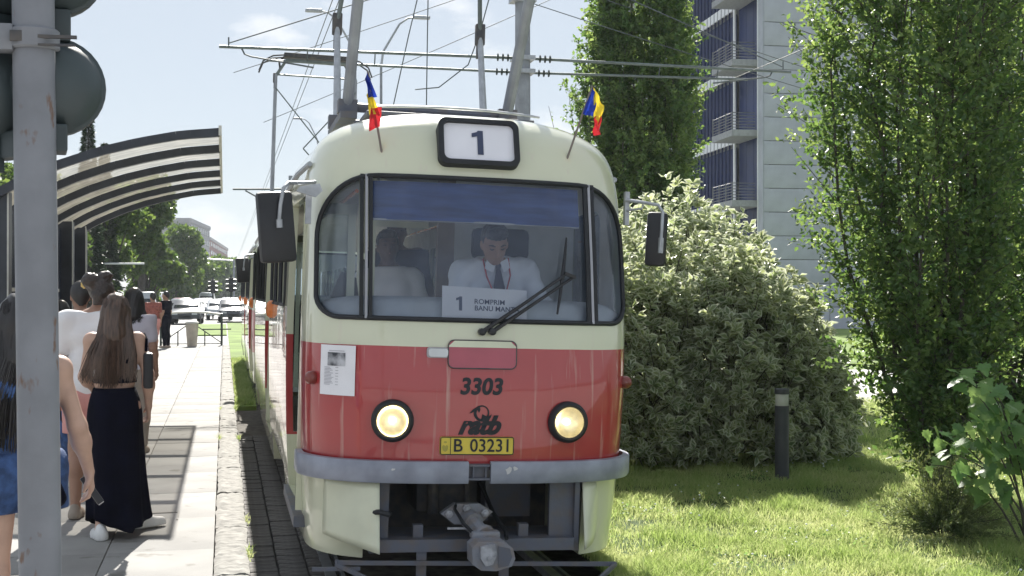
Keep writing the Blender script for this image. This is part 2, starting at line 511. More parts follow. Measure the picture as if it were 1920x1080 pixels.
def link_mesh(name, me, mat=None, parent=None, loc=None, rot=None):
    o = bpy.data.objects.new(name, me)
    COL.objects.link(o)
    if mat is not None:
        for m in (mat if isinstance(mat, (list, tuple)) else [mat]):
            me.materials.append(MT[m] if isinstance(m, str) else m)
    if parent: o.parent = parent
    if loc is not None: o.location = loc
    if rot is not None: o.rotation_euler = rot
    return o

def dup(o, parent=None, loc=None, rot=None):
    c = o.copy()
    COL.objects.link(c)
    c.parent = parent
    if loc is not None: c.location = loc
    if rot is not None: c.rotation_euler = rot
    return c

def dup_tree(o, parent=None):
    c = dup(o, parent)
    for ch in [x for x in bpy.data.objects if x.parent == o]:
        dup_tree(ch, c)
    return c

def smooth_angle(me, ang=35):
    me.polygons.foreach_set('use_smooth', [True] * len(me.polygons))
    try:
        me.set_sharp_from_angle(angle=R(ang))
    except Exception:
        pass

class MB:
    """collects shapes, builds ONE mesh object"""
    def __init__(s):
        s.v, s.f, s.m = [], [], []
        s.mi = 0
    def mat(s, i):
        s.mi = i
        return s
    def add(s, vs, fs):
        b = len(s.v)
        s.v += [tuple(v) for v in vs]
        s.f += [tuple(b + i for i in f) for f in fs]
        s.m += [s.mi] * len(fs)
        return s
    def box(s, x0, x1, y0, y1, z0, z1, bev=0.0, mtx=None):
        if bev > 0:
            bm = bmesh.new()
            bmesh.ops.create_cube(bm, size=1)
            for v in bm.verts:
                v.co = Vector((x0 + (v.co.x + .5) * (x1 - x0), y0 + (v.co.y + .5) * (y1 - y0), z0 + (v.co.z + .5) * (z1 - z0)))
            bmesh.ops.bevel(bm, geom=bm.edges[:] + bm.verts[:], offset=bev, segments=2, profile=0.6, affect='EDGES')
            bm.verts.index_update()
            vs = [v.co.copy() for v in bm.verts]
            fs = [[v.index for v in f.verts] for f in bm.faces]
            bm.free()
        else:
            vs = [Vector((x, y, z)) for z in (z0, z1) for y in (y0, y1) for x in (x0, x1)]
            fs = [(0, 2, 3, 1), (4, 5, 7, 6), (0, 1, 5, 4), (2, 6, 7, 3), (0, 4, 6, 2), (1, 3, 7, 5)]
        if mtx is not None:
            vs = [mtx @ v for v in vs]
        return s.add(vs, fs)
    def tube(s, pts, r, n=8, closed=False, caps=True, flat=1.0, up=None):
        pts = [Vector(p) for p in pts]
        k = len(pts)
        rs = r if isinstance(r, (list, tuple)) else [r] * k
        prev = None
        rings = []
        for i in range(k):
            a = pts[(i - 1) % k] if (closed or i > 0) else pts[i]
            b = pts[(i + 1) % k] if (closed or i < k - 1) else pts[i]
            t = (b - a).normalized() if (b - a).length > 1e-9 else Vector((0, 0, 1))
            if up is not None:
                u = Vector(up)
            elif prev is not None:
                u = prev
            else:
                u = Vector((0, 0, 1)) if abs(t.z) < 0.9 else Vector((1, 0, 0))
            u = (u - t * u.dot(t))
            u = u.normalized() if u.length > 1e-6 else t.orthogonal().normalized()
            w = t.cross(u)
            prev = u
            rings.append([pts[i] + (u * math.cos(2 * math.pi * j / n) * flat + w * math.sin(2 * math.pi * j / n)) * rs[i] for j in range(n)])
        vs = [p for ring in rings for p in ring]
        fs = []
        for i in range(k if closed else k - 1):
            i2 = (i + 1) % k
            for j in range(n):
                fs.append((i * n + j, i * n + (j + 1) % n, i2 * n + (j + 1) % n, i2 * n + j))
        if caps and not closed:
            fs.append(tuple(range(n))[::-1])
            fs.append(tuple((k - 1) * n + j for j in range(n)))
        return s.add(vs, fs)
    def bar(s, a, b, w, h, up=(0, 0, 1)):
        """rectangular bar from a to b: w across, h along up"""
        a, b, up = Vector(a), Vector(b), Vector(up)
        t = (b - a).normalized()
        x = t.cross(up)
        x = x.normalized() if x.length > 1e-6 else t.orthogonal().normalized()
        u = x.cross(t)
        vs = [p + x * sx * w / 2 + u * su * h / 2 for p in (a, b) for sx, su in ((-1, -1), (1, -1), (1, 1), (-1, 1))]
        return s.add(vs, [(3, 2, 1, 0), (4, 5, 6, 7), (0, 1, 5, 4), (1, 2, 6, 5), (2, 3, 7, 6), (3, 0, 4, 7)])
    def lathe(s, prof, n=20, mtx=None, axis='Z', caps=True):
        """prof: (r, h) list, revolved round axis"""
        vs, fs = [], []
        for r, h in prof:
            for j in range(n):
                a = 2 * math.pi * j / n
                p = Vector((r * math.cos(a), r * math.sin(a), h))
                if axis == 'Y': p = Vector((p.x, p.z, p.y))
                if axis == 'X': p = Vector((p.z, p.x, p.y))
                vs.append(mtx @ p if mtx is not None else p)
        for i in range(len(prof) - 1):
            for j in range(n):
                q = (i * n + j, i * n + (j + 1) % n, (i + 1) * n + (j + 1) % n, (i + 1) * n + j)
                fs.append(q if axis != 'Y' else q[::-1])
        if caps and prof[0][0] > 1e-6: fs.append(tuple(range(n))[::-1])
        if caps and prof[-1][0] > 1e-6: fs.append(tuple((len(prof) - 1) * n + j for j in range(n)))
        return s.add(vs, fs)
    def prism(s, poly, d0, d1, fn):
        """poly: 2D points; fn(u, v, d) -> 3D"""
        k = len(poly)
        vs = [fn(u, v, d0) for u, v in poly] + [fn(u, v, d1) for u, v in poly]
        fs = [tuple(range(k))[::-1], tuple(range(k, 2 * k))]
        fs += [(i, (i + 1) % k, k + (i + 1) % k, k + i) for i in range(k)]
        return s.add(vs, fs)
    def grid(s, P, flip=False):
        """P: rows of points"""
        nr, nc = len(P), len(P[0])
        fs = []
        for i in range(nr - 1):
            for j in range(nc - 1):
                q = (i * nc + j, i * nc + j + 1, (i + 1) * nc + j + 1, (i + 1) * nc + j)
                fs.append(q[::-1] if flip else q)
        return s.add([p for row in P for p in row], fs)
    def mesh(s, name, smooth=35, fix=True):
        me = bpy.data.meshes.new(name)
        me.from_pydata([tuple(v) for v in s.v], [], s.f)
        if any(s.m): me.polygons.foreach_set('material_index', s.m)
        if fix:
            bm = bmesh.new()
            bm.from_mesh(me)
            bmesh.ops.recalc_face_normals(bm, faces=bm.faces)
            bm.to_mesh(me)
            bm.free()
        me.update()
        if smooth: smooth_angle(me, smooth)
        return me
    def build(s, name, mat, parent=None, loc=None, rot=None, smooth=35, fix=True):
        return link_mesh(name, s.mesh(name, smooth, fix), mat, parent, loc, rot)

def rrect(x0, x1, z0, z1, r, n=6):
    pts = []
    for cx, cz, a0 in ((x1 - r, z1 - r, 0), (x0 + r, z1 - r, 90), (x0 + r, z0 + r, 180), (x1 - r, z0 + r, 270)):
        for i in range(n + 1):
            a = R(a0 + 90 * i / n)
            pts.append((cx + r * math.cos(a), cz + r * math.sin(a)))
    return pts

def text_mesh(name, txt, size, fn, mat, parent, shear=0.0, bold=0.0, align='CENTER', space=1.0, sx=1.0):
    """flat lettering laid on a surface; fn(u, v) -> 3D point"""
    cu = bpy.data.curves.new(name, 'FONT')
    cu.body = txt
    cu.size = size
    cu.shear = shear
    cu.offset = bold
    cu.align_x = align
    cu.align_y = 'CENTER'
    cu.space_character = space
    cu.resolution_u = 4
    t = bpy.data.objects.new('tmp_text', cu)
    COL.objects.link(t)
    dg = bpy.context.evaluated_depsgraph_get()
    me = bpy.data.meshes.new_from_object(t.evaluated_get(dg))
    bpy.data.objects.remove(t)
    bpy.data.curves.remove(cu)
    me.name = name
    for v in me.vertices:
        v.co = Vector(fn(v.co.x * sx, v.co.y))
    me.materials.clear()
    return link_mesh(name, me, mat, parent)

# leaf clouds ----------------------------------------------------------------
def norm(a):
    return a / np.maximum(np.linalg.norm(a, axis=-1, keepdims=True), 1e-9)

def leaf_cloud(name, pos, dirs, size, mat, parent=None, width=0.5, tint=None, edge=False, fold=0.18, up_bias=0.35, kind=None, smooth=False):
    """one folded leaf per point: dirs = leaf axis, size = length"""
    n = len(pos)
    d = norm(dirs)
    rnd = rng.normal(size=(n, 3)) + np.array([0, 0, up_bias * 2])
    nrm = norm(rnd - d * np.sum(rnd * d, axis=1, keepdims=True))
    side = np.cross(d, nrm)
    L = (np.full(n, size) if np.isscalar(size) else size)[:, None] * rng.uniform(0.72, 1.2, (n, 1))
    Wd = L * width * 0.5
    base = pos
    tip = pos + d * L - nrm * L * 0.10
    mid = pos + d * L * 0.48
    lf = mid + side * Wd + nrm * Wd * fold * 2
    rt = mid - side * Wd + nrm * Wd * fold * 2
    t = rng.random(n) if tint is None else tint
    if edge:
        ctr = mid
        V = np.stack([base, lf, tip, rt, ctr], axis=1).reshape(-1, 3)
        k = 5
        F = np.array([[0, 4, 1], [1, 4, 2], [2, 4, 3], [3, 4, 0]])
        ed = np.tile(np.array([0.5, 1.0, 0.9, 1.0, 0.0], dtype=np.float32), n)
    else:
        V = np.stack([base, lf, tip, rt], axis=1).reshape(-1, 3)
        k = 4
        F = np.array([[0, 2, 1], [0, 3, 2]])
        ed = None
    faces = (np.arange(n)[:, None, None] * k + F[None]).reshape(-1, 3)
    me = bpy.data.meshes.new(name)
    me.vertices.add(len(V))
    me.vertices.foreach_set('co', V.astype(np.float32).ravel())
    me.loops.add(faces.size)
    me.loops.foreach_set('vertex_index', faces.astype(np.int32).ravel())
    me.polygons.add(len(faces))
    me.polygons.foreach_set('loop_start', np.arange(0, faces.size, 3, dtype=np.int32))
    me.polygons.foreach_set('loop_total', np.full(len(faces), 3, dtype=np.int32))
    a = me.attributes.new('tint', 'FLOAT', 'POINT')
    a.data.foreach_set('value', np.repeat(t, k).astype(np.float32))
    if edge:
        a = me.attributes.new('edge', 'FLOAT', 'POINT')
        a.data.foreach_set('value', ed)
    me.update(calc_edges=True)
    me.validate()
    o = link_mesh(name, me, mat, parent)
    if kind: o['kind'] = kind
    return o

# implicit bodies --------------------------------------------------------------
def cone(a, b, ra, rb=None):
    return ('c', np.array(a, float), np.array(b, float), ra, ra if rb is None else rb)

def ell(c, r):
    return ('e', np.array(c, float), np.array(r, float))

def axis_of(lo, hi, res, fine=()):
    """coordinates from lo to hi at step res, at step f inside each (a, b, f)"""
    out = [lo]
    while out[-1] < hi:
        x = out[-1]
        st = res
        for a, b, f in fine:
            if a - res <= x <= b: st = min(st, f)
        out.append(x + st)
    return np.array(out)

def sdf_field(xs, ys, zs, prims, k):
    D = np.full((len(xs), len(ys), len(zs)), 0.3)
    for p in prims:
        if p[0] == 'c':
            r = max(p[3], p[4]) + k + 0.03
            lo, hi = np.minimum(p[1], p[2]) - r, np.maximum(p[1], p[2]) + r
        else:
            r = k + 0.03
            lo, hi = p[1] - p[2] - r, p[1] + p[2] + r
        i0, i1 = np.searchsorted(xs, (lo[0], hi[0]))
        j0, j1 = np.searchsorted(ys, (lo[1], hi[1]))
        k0, k1 = np.searchsorted(zs, (lo[2], hi[2]))
        if i1 <= i0 or j1 <= j0 or k1 <= k0: continue
        X, Y, Z = np.meshgrid(xs[i0:i1], ys[j0:j1], zs[k0:k1], indexing='ij')
        if p[0] == 'c':
            a, b, ra, rb = p[1:]
            ba = b - a
            bb = max(ba @ ba, 1e-12)
            t = np.clip(((X - a[0]) * ba[0] + (Y - a[1]) * ba[1] + (Z - a[2]) * ba[2]) / bb, 0, 1)
            d = np.sqrt((X - a[0] - t * ba[0]) ** 2 + (Y - a[1] - t * ba[1]) ** 2 + (Z - a[2] - t * ba[2]) ** 2) - (ra + (rb - ra) * t)
        else:
            c, q = p[1:]
            k0_ = np.sqrt(((X - c[0]) / q[0]) ** 2 + ((Y - c[1]) / q[1]) ** 2 + ((Z - c[2]) / q[2]) ** 2)
            k1_ = np.sqrt(((X - c[0]) / q[0] ** 2) ** 2 + ((Y - c[1]) / q[1] ** 2) ** 2 + ((Z - c[2]) / q[2] ** 2) ** 2)
            d = k0_ * (k0_ - 1) / np.maximum(k1_, 1e-6)
        S_ = D[i0:i1, j0:j1, k0:k1]
        kk = min(k, 1.2 * (max(p[3], p[4]) if p[0] == 'c' else float(np.min(p[2]))))
        h = np.clip(0.5 + 0.5 * (S_ - d) / kk, 0, 1)
        D[i0:i1, j0:j1, k0:k1] = S_ + (d - S_) * h - kk * h * (1 - h)
    return D

def surface_net(xs, ys, zs, D):
    neg = D < 0
    nx, ny, nz = (s - 1 for s in D.shape)
    cnt = np.zeros((nx, ny, nz), int)
    for i in (0, 1):
        for j in (0, 1):
            for k in (0, 1):
                cnt += neg[i:i + nx, j:j + ny, k:k + nz]
    I, J, K = np.nonzero((cnt > 0) & (cnt < 8))
    acc = np.zeros((len(I), 3))
    num = np.zeros(len(I))
    cs = [(i, j, k) for i in (0, 1) for j in (0, 1) for k in (0, 1)]
    for a in cs:
        for b in cs:
            if sum(abs(p - q) for p, q in zip(a, b)) != 1 or a > b: continue
            va, vb = D[I + a[0], J + a[1], K + a[2]], D[I + b[0], J + b[1], K + b[2]]
            m = (va < 0) != (vb < 0)
            t = np.where(m, va / np.where(m, va - vb, 1), 0)
            pa = np.stack([xs[I + a[0]], ys[J + a[1]], zs[K + a[2]]], 1)
            pb = np.stack([xs[I + b[0]], ys[J + b[1]], zs[K + b[2]]], 1)
            acc += np.where(m[:, None], pa + (pb - pa) * t[:, None], 0)
            num += m
    V = acc / num[:, None]
    idm = np.full((nx, ny, nz), -1)
    idm[I, J, K] = np.arange(len(I))
    F = []
    for ax in range(3):
        sl_a = [slice(None)] * 3
        sl_b = [slice(None)] * 3
        sl_a[ax], sl_b[ax] = slice(0, -1), slice(1, None)
        ch = neg[tuple(sl_a)] != neg[tuple(sl_b)]
        o1, o2 = [(1, 2), (2, 0), (0, 1)][ax]
        P = np.argwhere(ch)
        P = P[(P[:, o1] > 0) & (P[:, o2] > 0) & (P[:, o1] < D.shape[o1] - 1) & (P[:, o2] < D.shape[o2] - 1)]
        def g(d1, d2):
            Q = P.copy()
            Q[:, o1] += d1
            Q[:, o2] += d2
            return idm[Q[:, 0], Q[:, 1], Q[:, 2]]
        q = np.stack([g(-1, -1), g(0, -1), g(0, 0), g(-1, 0)], 1)
        fl = ~neg[P[:, 0], P[:, 1], P[:, 2]]
        q[fl] = q[fl][:, ::-1]
        F.append(q)
    return V, np.concatenate(F)

def sdf_mesh(name, prims, mat, parent=None, k=0.04, res=0.013, fine=None, clip=None, disp=None, loc=None, rot=None):
    lo, hi = np.full(3, 1e9), np.full(3, -1e9)
    for p in prims:
        if p[0] == 'c':
            lo = np.minimum(lo, np.minimum(p[1] - p[3], p[2] - p[4]))
            hi = np.maximum(hi, np.maximum(p[1] + p[3], p[2] + p[4]))
        else:
            lo, hi = np.minimum(lo, p[1] - p[2]), np.maximum(hi, p[1] + p[2])
    lo -= 0.04
    hi += 0.04
    ax = [axis_of(lo[i], hi[i], res, [(f[0][i], f[1][i], f[2]) for f in (fine or [])]) for i in range(3)]
    D = sdf_field(*ax, prims, k)
    if clip or disp:
        X, Y, Z = np.meshgrid(*ax, indexing='ij')
        if disp: D = D + disp(X, Y, Z)
        for c in (clip or []):
            D = np.maximum(D, c(X, Y, Z))
    V, F = surface_net(*ax, D)
    me = bpy.data.meshes.new(name)
    me.from_pydata(V.tolist(), [], F.tolist())
    me.update()
    me.polygons.foreach_set('use_smooth', [True] * len(me.polygons))
    return link_mesh(name, me, mat, parent, loc, rot)
# ================================================================== the setting
def struct(name, mb, mat, kind='structure', **kw):
    o = mb.build(name, mat, **kw)
    o['kind'] = kind
    return o

PLZ = 0.22          # platform level
g = MB().add([(-300, -200, -0.14), (300, -200, -0.14), (300, 1200, -0.14), (-300, 1200, -0.14)], [(0, 1, 2, 3)])
ground = struct('ground', g, 'soil', smooth=0)
road = struct('road', MB().box(-60, 60, 43.2, 400, -0.13, 0.0), 'asphalt', smooth=0)
crossing = struct('crossing', MB().box(-40, 40, -60, -4.0, -0.13, 0.10).box(-.06, 40, -4.0, 3.4, -0.13, 0.02).box(.16, 2.3, 3.4, 7.3, -.13, .006), 'bounce_paving', smooth=0)  # unseen pale paving, added to bounce light onto the tram front
side_road = struct('side_road', MB().box(-40, -7.6, -4.0, 43.2, -.13, 0.0), 'asphalt', smooth=0)
# track bed: compacted base with pavers beside the rail
bed = struct('track_bed', MB().box(0.155, 12.6, -2, 43.2, -0.13, -0.045), 'soil', smooth=0)
pv = MB().box(-0.095, 0.095, -0.062, 0.062, -0.06, 0.0, bev=0.012).mesh('paver')
pv.materials.append(MT['paver'])
k = 0
for r in range(84):
    for c in range(3):
        y = 6.4 + r * 0.13
        x = 0.262 + c * 0.2
        if k >= 252: break
        o = bpy.data.objects.new('paver', pv)
        COL.objects.link(o)
        o.parent = bed
        o.location = (x + random.uniform(-.003, .003), y, 0.004 + random.uniform(-.007, .006))
        o.rotation_euler = (random.uniform(-.02, .02), random.uniform(-.03, .03), random.uniform(-.02, .02))
        k += 1
for x in (1.485 - 0.7525, 1.485 + 0.7175, 9.4, 10.84):
    m = MB()
    m.box(x - 0.07, x + 0.0, -2, 60, -0.04, 0.012).box(x + 0.035, x + 0.06, -2, 60, -0.04, 0.008)
    o = m.build('rail', 'galv', bed, smooth=0)

# platform: base, slabs, kerb stones
plat = struct('platform', MB().box(-7.5, -0.068, -4, 42.6, -0.13, PLZ - 0.012), 'joint', smooth=0)
slabs = [MB().box(-w / 2, w / 2, -0.6105, 0.6105, -0.06, 0.0, bev=0.003).mesh('slab') for w in (0.674, 1.160, 1.160)]
for s_ in slabs: s_.materials.append(MT['slab'])
xs_ = [(-0.405, 0), (-1.33, 1), (-2.495, 1), (-3.66, 1)]
for r in range(32):
    for x, kind in xs_:
        if x < -3 and r > 14: continue
        o = bpy.data.objects.new('slab', slabs[kind])
        COL.objects.link(o)
        o.parent = plat
        o.location = (x, 4.3 + r * 1.225, PLZ + random.uniform(-.002, .002))
        o.rotation_euler = (random.uniform(-.0015, .0015), random.uniform(-.0015, .0015), 0 if random.random() < .5 else math.pi)
ks = []
for j in range(4):
    bm = bmesh.new()
    bmesh.ops.create_cube(bm, size=1)
    for v in bm.verts: v.co = Vector((v.co.x * 0.214, v.co.y * 0.800, v.co.z * 0.36))
    bmesh.ops.subdivide_edges(bm, edges=bm.edges[:], cuts=6, use_grid_fill=True)
    for v in bm.verts:
        v.co += Vector((random.uniform(-.006, .006), 0, random.uniform(-.006, .004) - (.012 if abs(v.co.x) > .10 else 0) - (.006 if abs(v.co.y) > .38 else 0)))
    me = bpy.data.meshes.new('kerb_stone')
    bm.to_mesh(me)
    bm.free()
    me.materials.append(MT['kerb'])
    smooth_angle(me, 40)
    ks.append(me)
for r in range(48):
    o = bpy.data.objects.new('kerb_stone', ks[r % 4])
    COL.objects.link(o)
    o.parent = plat
    o.location = (0.047 + random.uniform(-.004, .004), 4.2 + r * 0.80, PLZ - 0.18 + 0.004 + random.uniform(-.006, .006))
    o.rotation_euler = (0, random.uniform(-.015, .015), random.choice((0, math.pi)) + random.uniform(-.012, .012))
# a narrow saw-cut trench drawn as a thin strip laid on top
MB().box(-0.83, -0.335, 10.05, 10.085, PLZ - 0.01, PLZ + 0.005).box(-0.35, -0.335, 9.72, 10.05, PLZ - 0.01, PLZ + 0.005).build('trench_seam', 'joint', plat, smooth=0)

# verges and lawn
LZ = 0.15
lawn = struct('lawn', MB().grid([[(x, y, LZ - 0.035 + 0.010 * math.sin(x * 1.9 + y) + 0.008 * math.sin(y * 2.7 - x * 1.3)) for x in np.linspace(2.36, 16, 40)] for y in np.linspace(3.5, 19.3, 46)]), 'lawn')
path = struct('path', MB().box(2.72, 40, 19.3, 27, -0.13, 0.13), 'path', smooth=0)
lawn2 = struct('lawn_beyond', MB().box(12.7, 60, 27, 58, -0.13, 0.14), 'lawn_far', smooth=0)
verge = struct('track_verge', MB().box(0.16, 2.7, 36.5, 82, -0.12, 0.03), 'lawn_far', smooth=0)
verge2 = struct('median_grass', MB().box(-1.6, 0.1, 58, 78, -0.12, 0.06), 'lawn_far', smooth=0)
verge3 = struct('kerb_verge', MB().box(0.17, 0.52, 21.5, 36.5, -0.12, 0.03), 'lawn_far', smooth=0)

# ================================================================== the tram
LEAN = 0.030
T0 = Vector((1.47, 7.46, 0))
TROT = Euler((0, LEAN, 0))
TM = Matrix.Translation(T0) @ TROT.to_matrix().to_4x4()
def TW(x, y, z):
    return TM @ Vector((x, y, z))
ZL = [.30, .60, .90, 1.30, 1.70, 1.75, 2.10, 2.45, 2.62, 2.75, 2.86, 2.95, 3.02, 3.07, 3.10, 3.12]
WL = [1.02, 1.05, 1.07, 1.085, 1.09, 1.09, 1.085, 1.08, 1.07, 1.045, 1.0, .90, .74, .58, .42, .2]
FL = [.06, .03, .0, -.01, .02, .03, .10, .185, .225, .265, .32, .40, .52, .70, .95, 1.3]
NE, AC, LT = 3.2, 0.8, 14.0
_zf = np.linspace(.30, 3.12, 283)
_k = np.ones(9) / 9
def _sm(v):
    f = np.interp(_zf, ZL, v)
    return np.convolve(np.pad(f, 4, mode='edge'), _k, mode='valid')
_Wf, _Ff = _sm(WL), _sm(FL)
def Wz(z): return float(np.interp(z, _zf, _Wf))
def Fz(z): return float(np.interp(z, _zf, _Ff))
def Sy(x, z, off=0.0):
    """y of the tram's nose at (x, z), moved out by off"""
    W = Wz(z) * .965
    r = min(abs(x) / W, .9999)
    return Fz(z) + AC * (1 - (1 - r ** NE) ** (1 / NE)) - off
def plan(z, ins=0.0):
    """outline of the body at height z, closed, starting at the nose centre going right"""
    W, F = Wz(z) - ins, Fz(z) + ins
    Wc = W * .965
    half = []
    for i in range(19):
        a = math.pi / 2 * i / 18
        half.append((Wc * math.sin(a) ** (2 / NE), F + AC * (1 - max(math.cos(a), 0) ** (2 / NE))))
    for i in range(1, 5):
        t = i / 4
        half.append((Wc + (W - Wc) * (3 * t * t - 2 * t ** 3), F + AC + (2.6 - F - AC) * t))
    n = len(half)
    right = half + [(x, LT - y) for x, y in half[::-1]]
    left = [(-x, y) for x, y in right[1:-1]][::-1]
    return right + left
def shell(mb, zs, ins, flip):
    P = []
    for z in zs:
        o = plan(z, ins)
        P.append([(x, y, z) for x, y in o] )
    n = len(P[0])
    vs = [p for row in P for p in row]
    fs = []
    for i in range(len(P) - 1):
        for j in range(n):
            q = (i * n + j, i * n + (j + 1) % n, (i + 1) * n + (j + 1) % n, (i + 1) * n + j)
            fs.append(q[::-1] if flip else q)
    bot, top = tuple(range(n))[::-1], tuple((len(P) - 1) * n + j for j in range(n))
    fs += [bot[::-1] if flip else bot, top[::-1] if flip else top]
    mb.add(vs, fs)

tram = thing('tram', 'cream and red old tram car with number 3303 facing the camera', 'tram', T0, TROT)
bmb = MB()
zo = sorted(set(list(np.linspace(.30, 2.6, 24)) + list(np.linspace(2.62, 3.0, 14)) + [3.02, 3.04, 3.06, 3.07, 3.08, 3.09, 3.10, 3.11, 3.12]))
shell(bmb, zo, 0.0, False)
bmb.mat(1)
shell(bmb, sorted(set(list(np.linspace(.86, 2.6, 12)) + list(np.linspace(2.65, 3.0, 8)) + [3.03])), 0.05, True)
body_me = bmb.mesh('body', smooth=0, fix=False)
for m in ('tram', 'tram_in'): body_me.materials.append(MT[m])
body = bpy.data.objects.new('body', body_me)
COL.objects.link(body)

# windscreen outline
WZ0, WZ1 = 1.735, 2.602
def whalf(z):
    """half width of the windscreen opening at z"""
    h = 0.982
    if z > WZ1 - .40:
        t = min(1, (z - (WZ1 - .40)) / .40)
        h -= .35 * (1 - (1 - t ** 2.2) ** (1 / 2.2))
    if z < WZ0 + .13:
        t = min(1, ((WZ0 + .13) - z) / .13)
        h -= .13 * (1 - (1 - t ** 2) ** .5)
    return h
def wouter(n=26, grow=0.0):
    """closed outline of the windscreen opening, densified along top and bottom"""
    tt = (1 - np.cos(np.linspace(0, math.pi, n))) / 2
    zz = WZ0 + (WZ1 - WZ0) * tt
    rgt = [(whalf(z), z) for z in zz]
    top = [(x, WZ1) for x in np.linspace(whalf(WZ1), -whalf(WZ1), 14)[1:-1]]
    lft = [(-x, z) for x, z in rgt[::-1]]
    bot = [(x, WZ0) for x in np.linspace(-whalf(WZ0), whalf(WZ0), 18)[1:-1]]
    return rgt + top + lft + bot
cut = MB()
wo = wouter()
cut.prism(wo, -0.6, 0.655, lambda u, v, d: (u, d, v))
cut.prism(wo, LT - 0.655, LT + .6, lambda u, v, d: (u, d, v))
# gap under the nose for the coupler
cut.box(-.675, .665, -.5, 1.15, .1, .80)
# doors on the platform side
DOORS = [(.66, 1.95), (5.25, 6.55), (11.1, 12.3)]
for a, b in DOORS:
    cut.box(-1.5, -.86, a, b, .47, 2.5)
WINS_L = [(2.15, 3.05), (3.15, 4.05), (4.15, 5.05), (6.74, 7.78), (7.88, 8.92), (9.02, 10.06), (10.16, 10.9), (12.45, 13.0)]
WINS_R = [(.98, 1.9)] + [(2.0 + 1.12 * i, 3.02 + 1.12 * i) for i in range(10)]
for a, b in WINS_L:
    cut.prism(rrect(a, b, 1.78, 2.5, .09, 3), -1.5, -.9, lambda u, v, d: (d, u, v))
for a, b in WINS_R:
    cut.prism(rrect(a, b, 1.78, 2.5, .09, 3), .9, 1.5, lambda u, v, d: (d, u, v))
# wheel openings in the skirts
for a, b in ((2.2, 4.9), (9.2, 10.9)):
    for x0, x1 in ((-1.5, -.85), (.85, 1.5)):
        cut.prism([(a, .1), (b, .1), (b - .25, .56), (a + .25, .56)], x0, x1, lambda u, v, d: (d, u, v))
cut_o = cut.build('cutter', 'rubber', smooth=0)
bo = body.modifiers.new('cut', 'BOOLEAN')
bo.operation = 'DIFFERENCE'
bo.solver = 'EXACT'
bo.object = cut_o
dg = bpy.context.evaluated_depsgraph_get()
new_me = bpy.data.meshes.new_from_object(body.evaluated_get(dg))
body.modifiers.clear()
body.data = new_me
new_me.name = 'body'
bpy.data.objects.remove(cut_o)
smooth_angle(new_me, 32)
body.parent = tram

def on_nose(u0, v0, off=0.004):
    return lambda u, v: (u0 + u, Sy(u0 + u, v0 + v, off), v0 + v)

# windscreen: gasket, panes, pillars
MB().tube([(x, Sy(x, z, .004), z) for x, z in wo], .0155, 8, closed=True).build('windscreen_seal', 'rubber', tram)
def pane(xa, xb, nx=14, nz=22):
    rows = []
    for z in np.linspace(WZ0 + .004, WZ1 - .004, nz):
        h = whalf(z) - .002
        a, b = max(xa, -h), min(xb, h)
        rows.append([(x, Sy(x, z, -.018), z) for x in np.linspace(a, b, nx)])
    return MB().grid(rows)
for xa, xb in ((-.99, -.71), (-.71, .71), (.71, .99)):
    pane(xa, xb).build('windscreen_pane', 'wind', tram, smooth=60)
for s in (-1, 1):
    x0 = s * .703
    zs_ = np.linspace(WZ0 - .005, WZ1 + .005, 14)
    p = MB()
    for dx, w, col, off in ((-.026, .022, 0, .012), (.026, .022, 0, .012), (0, .016, 1, .016)):
        p.mat(col)
        for a, b in zip(zs_[:-1], zs_[1:]):
            xx = x0 + dx
            p.bar((xx, Sy(xx, a, off - .012), a), (xx, Sy(xx, b, off - .012), b), w, .03, up=(0, -1, 0))
    p.build('windscreen_pillar', ['rubber', 'alu'], tram)

# destination box
db = thing('x', 'x', 'x')
bpy.data.objects.remove(db)
def box_fn(u, v, d):
    # leans back a little, d = out of the face
    a = R(20)
    return (-.018 + u, .262 + v * math.sin(a) - d * math.cos(a), 2.832 + v * math.cos(a) + d * math.sin(a))
o_, i_ = rrect(-.255, .255, -.158, .158, .055), rrect(-.222, .222, -.128, .128, .038)
fr = MB()
kk = len(o_)
vs = [box_fn(u, v, -.10) for u, v in o_] + [box_fn(u, v, .022) for u, v in o_] + [box_fn(u, v, .028) for u, v in i_] + [box_fn(u, v, .0) for u, v in i_]
fs = []
for ring in range(3):
    for j in range(kk):
        fs.append((ring * kk + j, ring * kk + (j + 1) % kk, (ring + 1) * kk + (j + 1) % kk, (ring + 1) * kk + j))
fr.add(vs, fs)
dest = fr.build('destination_box', 'rubber', tram, smooth=40)
MB().add([box_fn(u, v, .004) for u, v in i_], [tuple(range(kk))]).build('sign_panel', 'white_panel', dest, smooth=0)
ONE = [(-.012, -.5), (.215, -.5), (.215, .5), (.02, .5), (-.02, .44), (-.22, .38), (-.22, .21), (-.012, .26)]
MB().add([box_fn(u * .165 - .008, v * .165, .008) for u, v in ONE], [tuple(range(8))]).build('route_digit', 'sign_digit', dest, smooth=0)

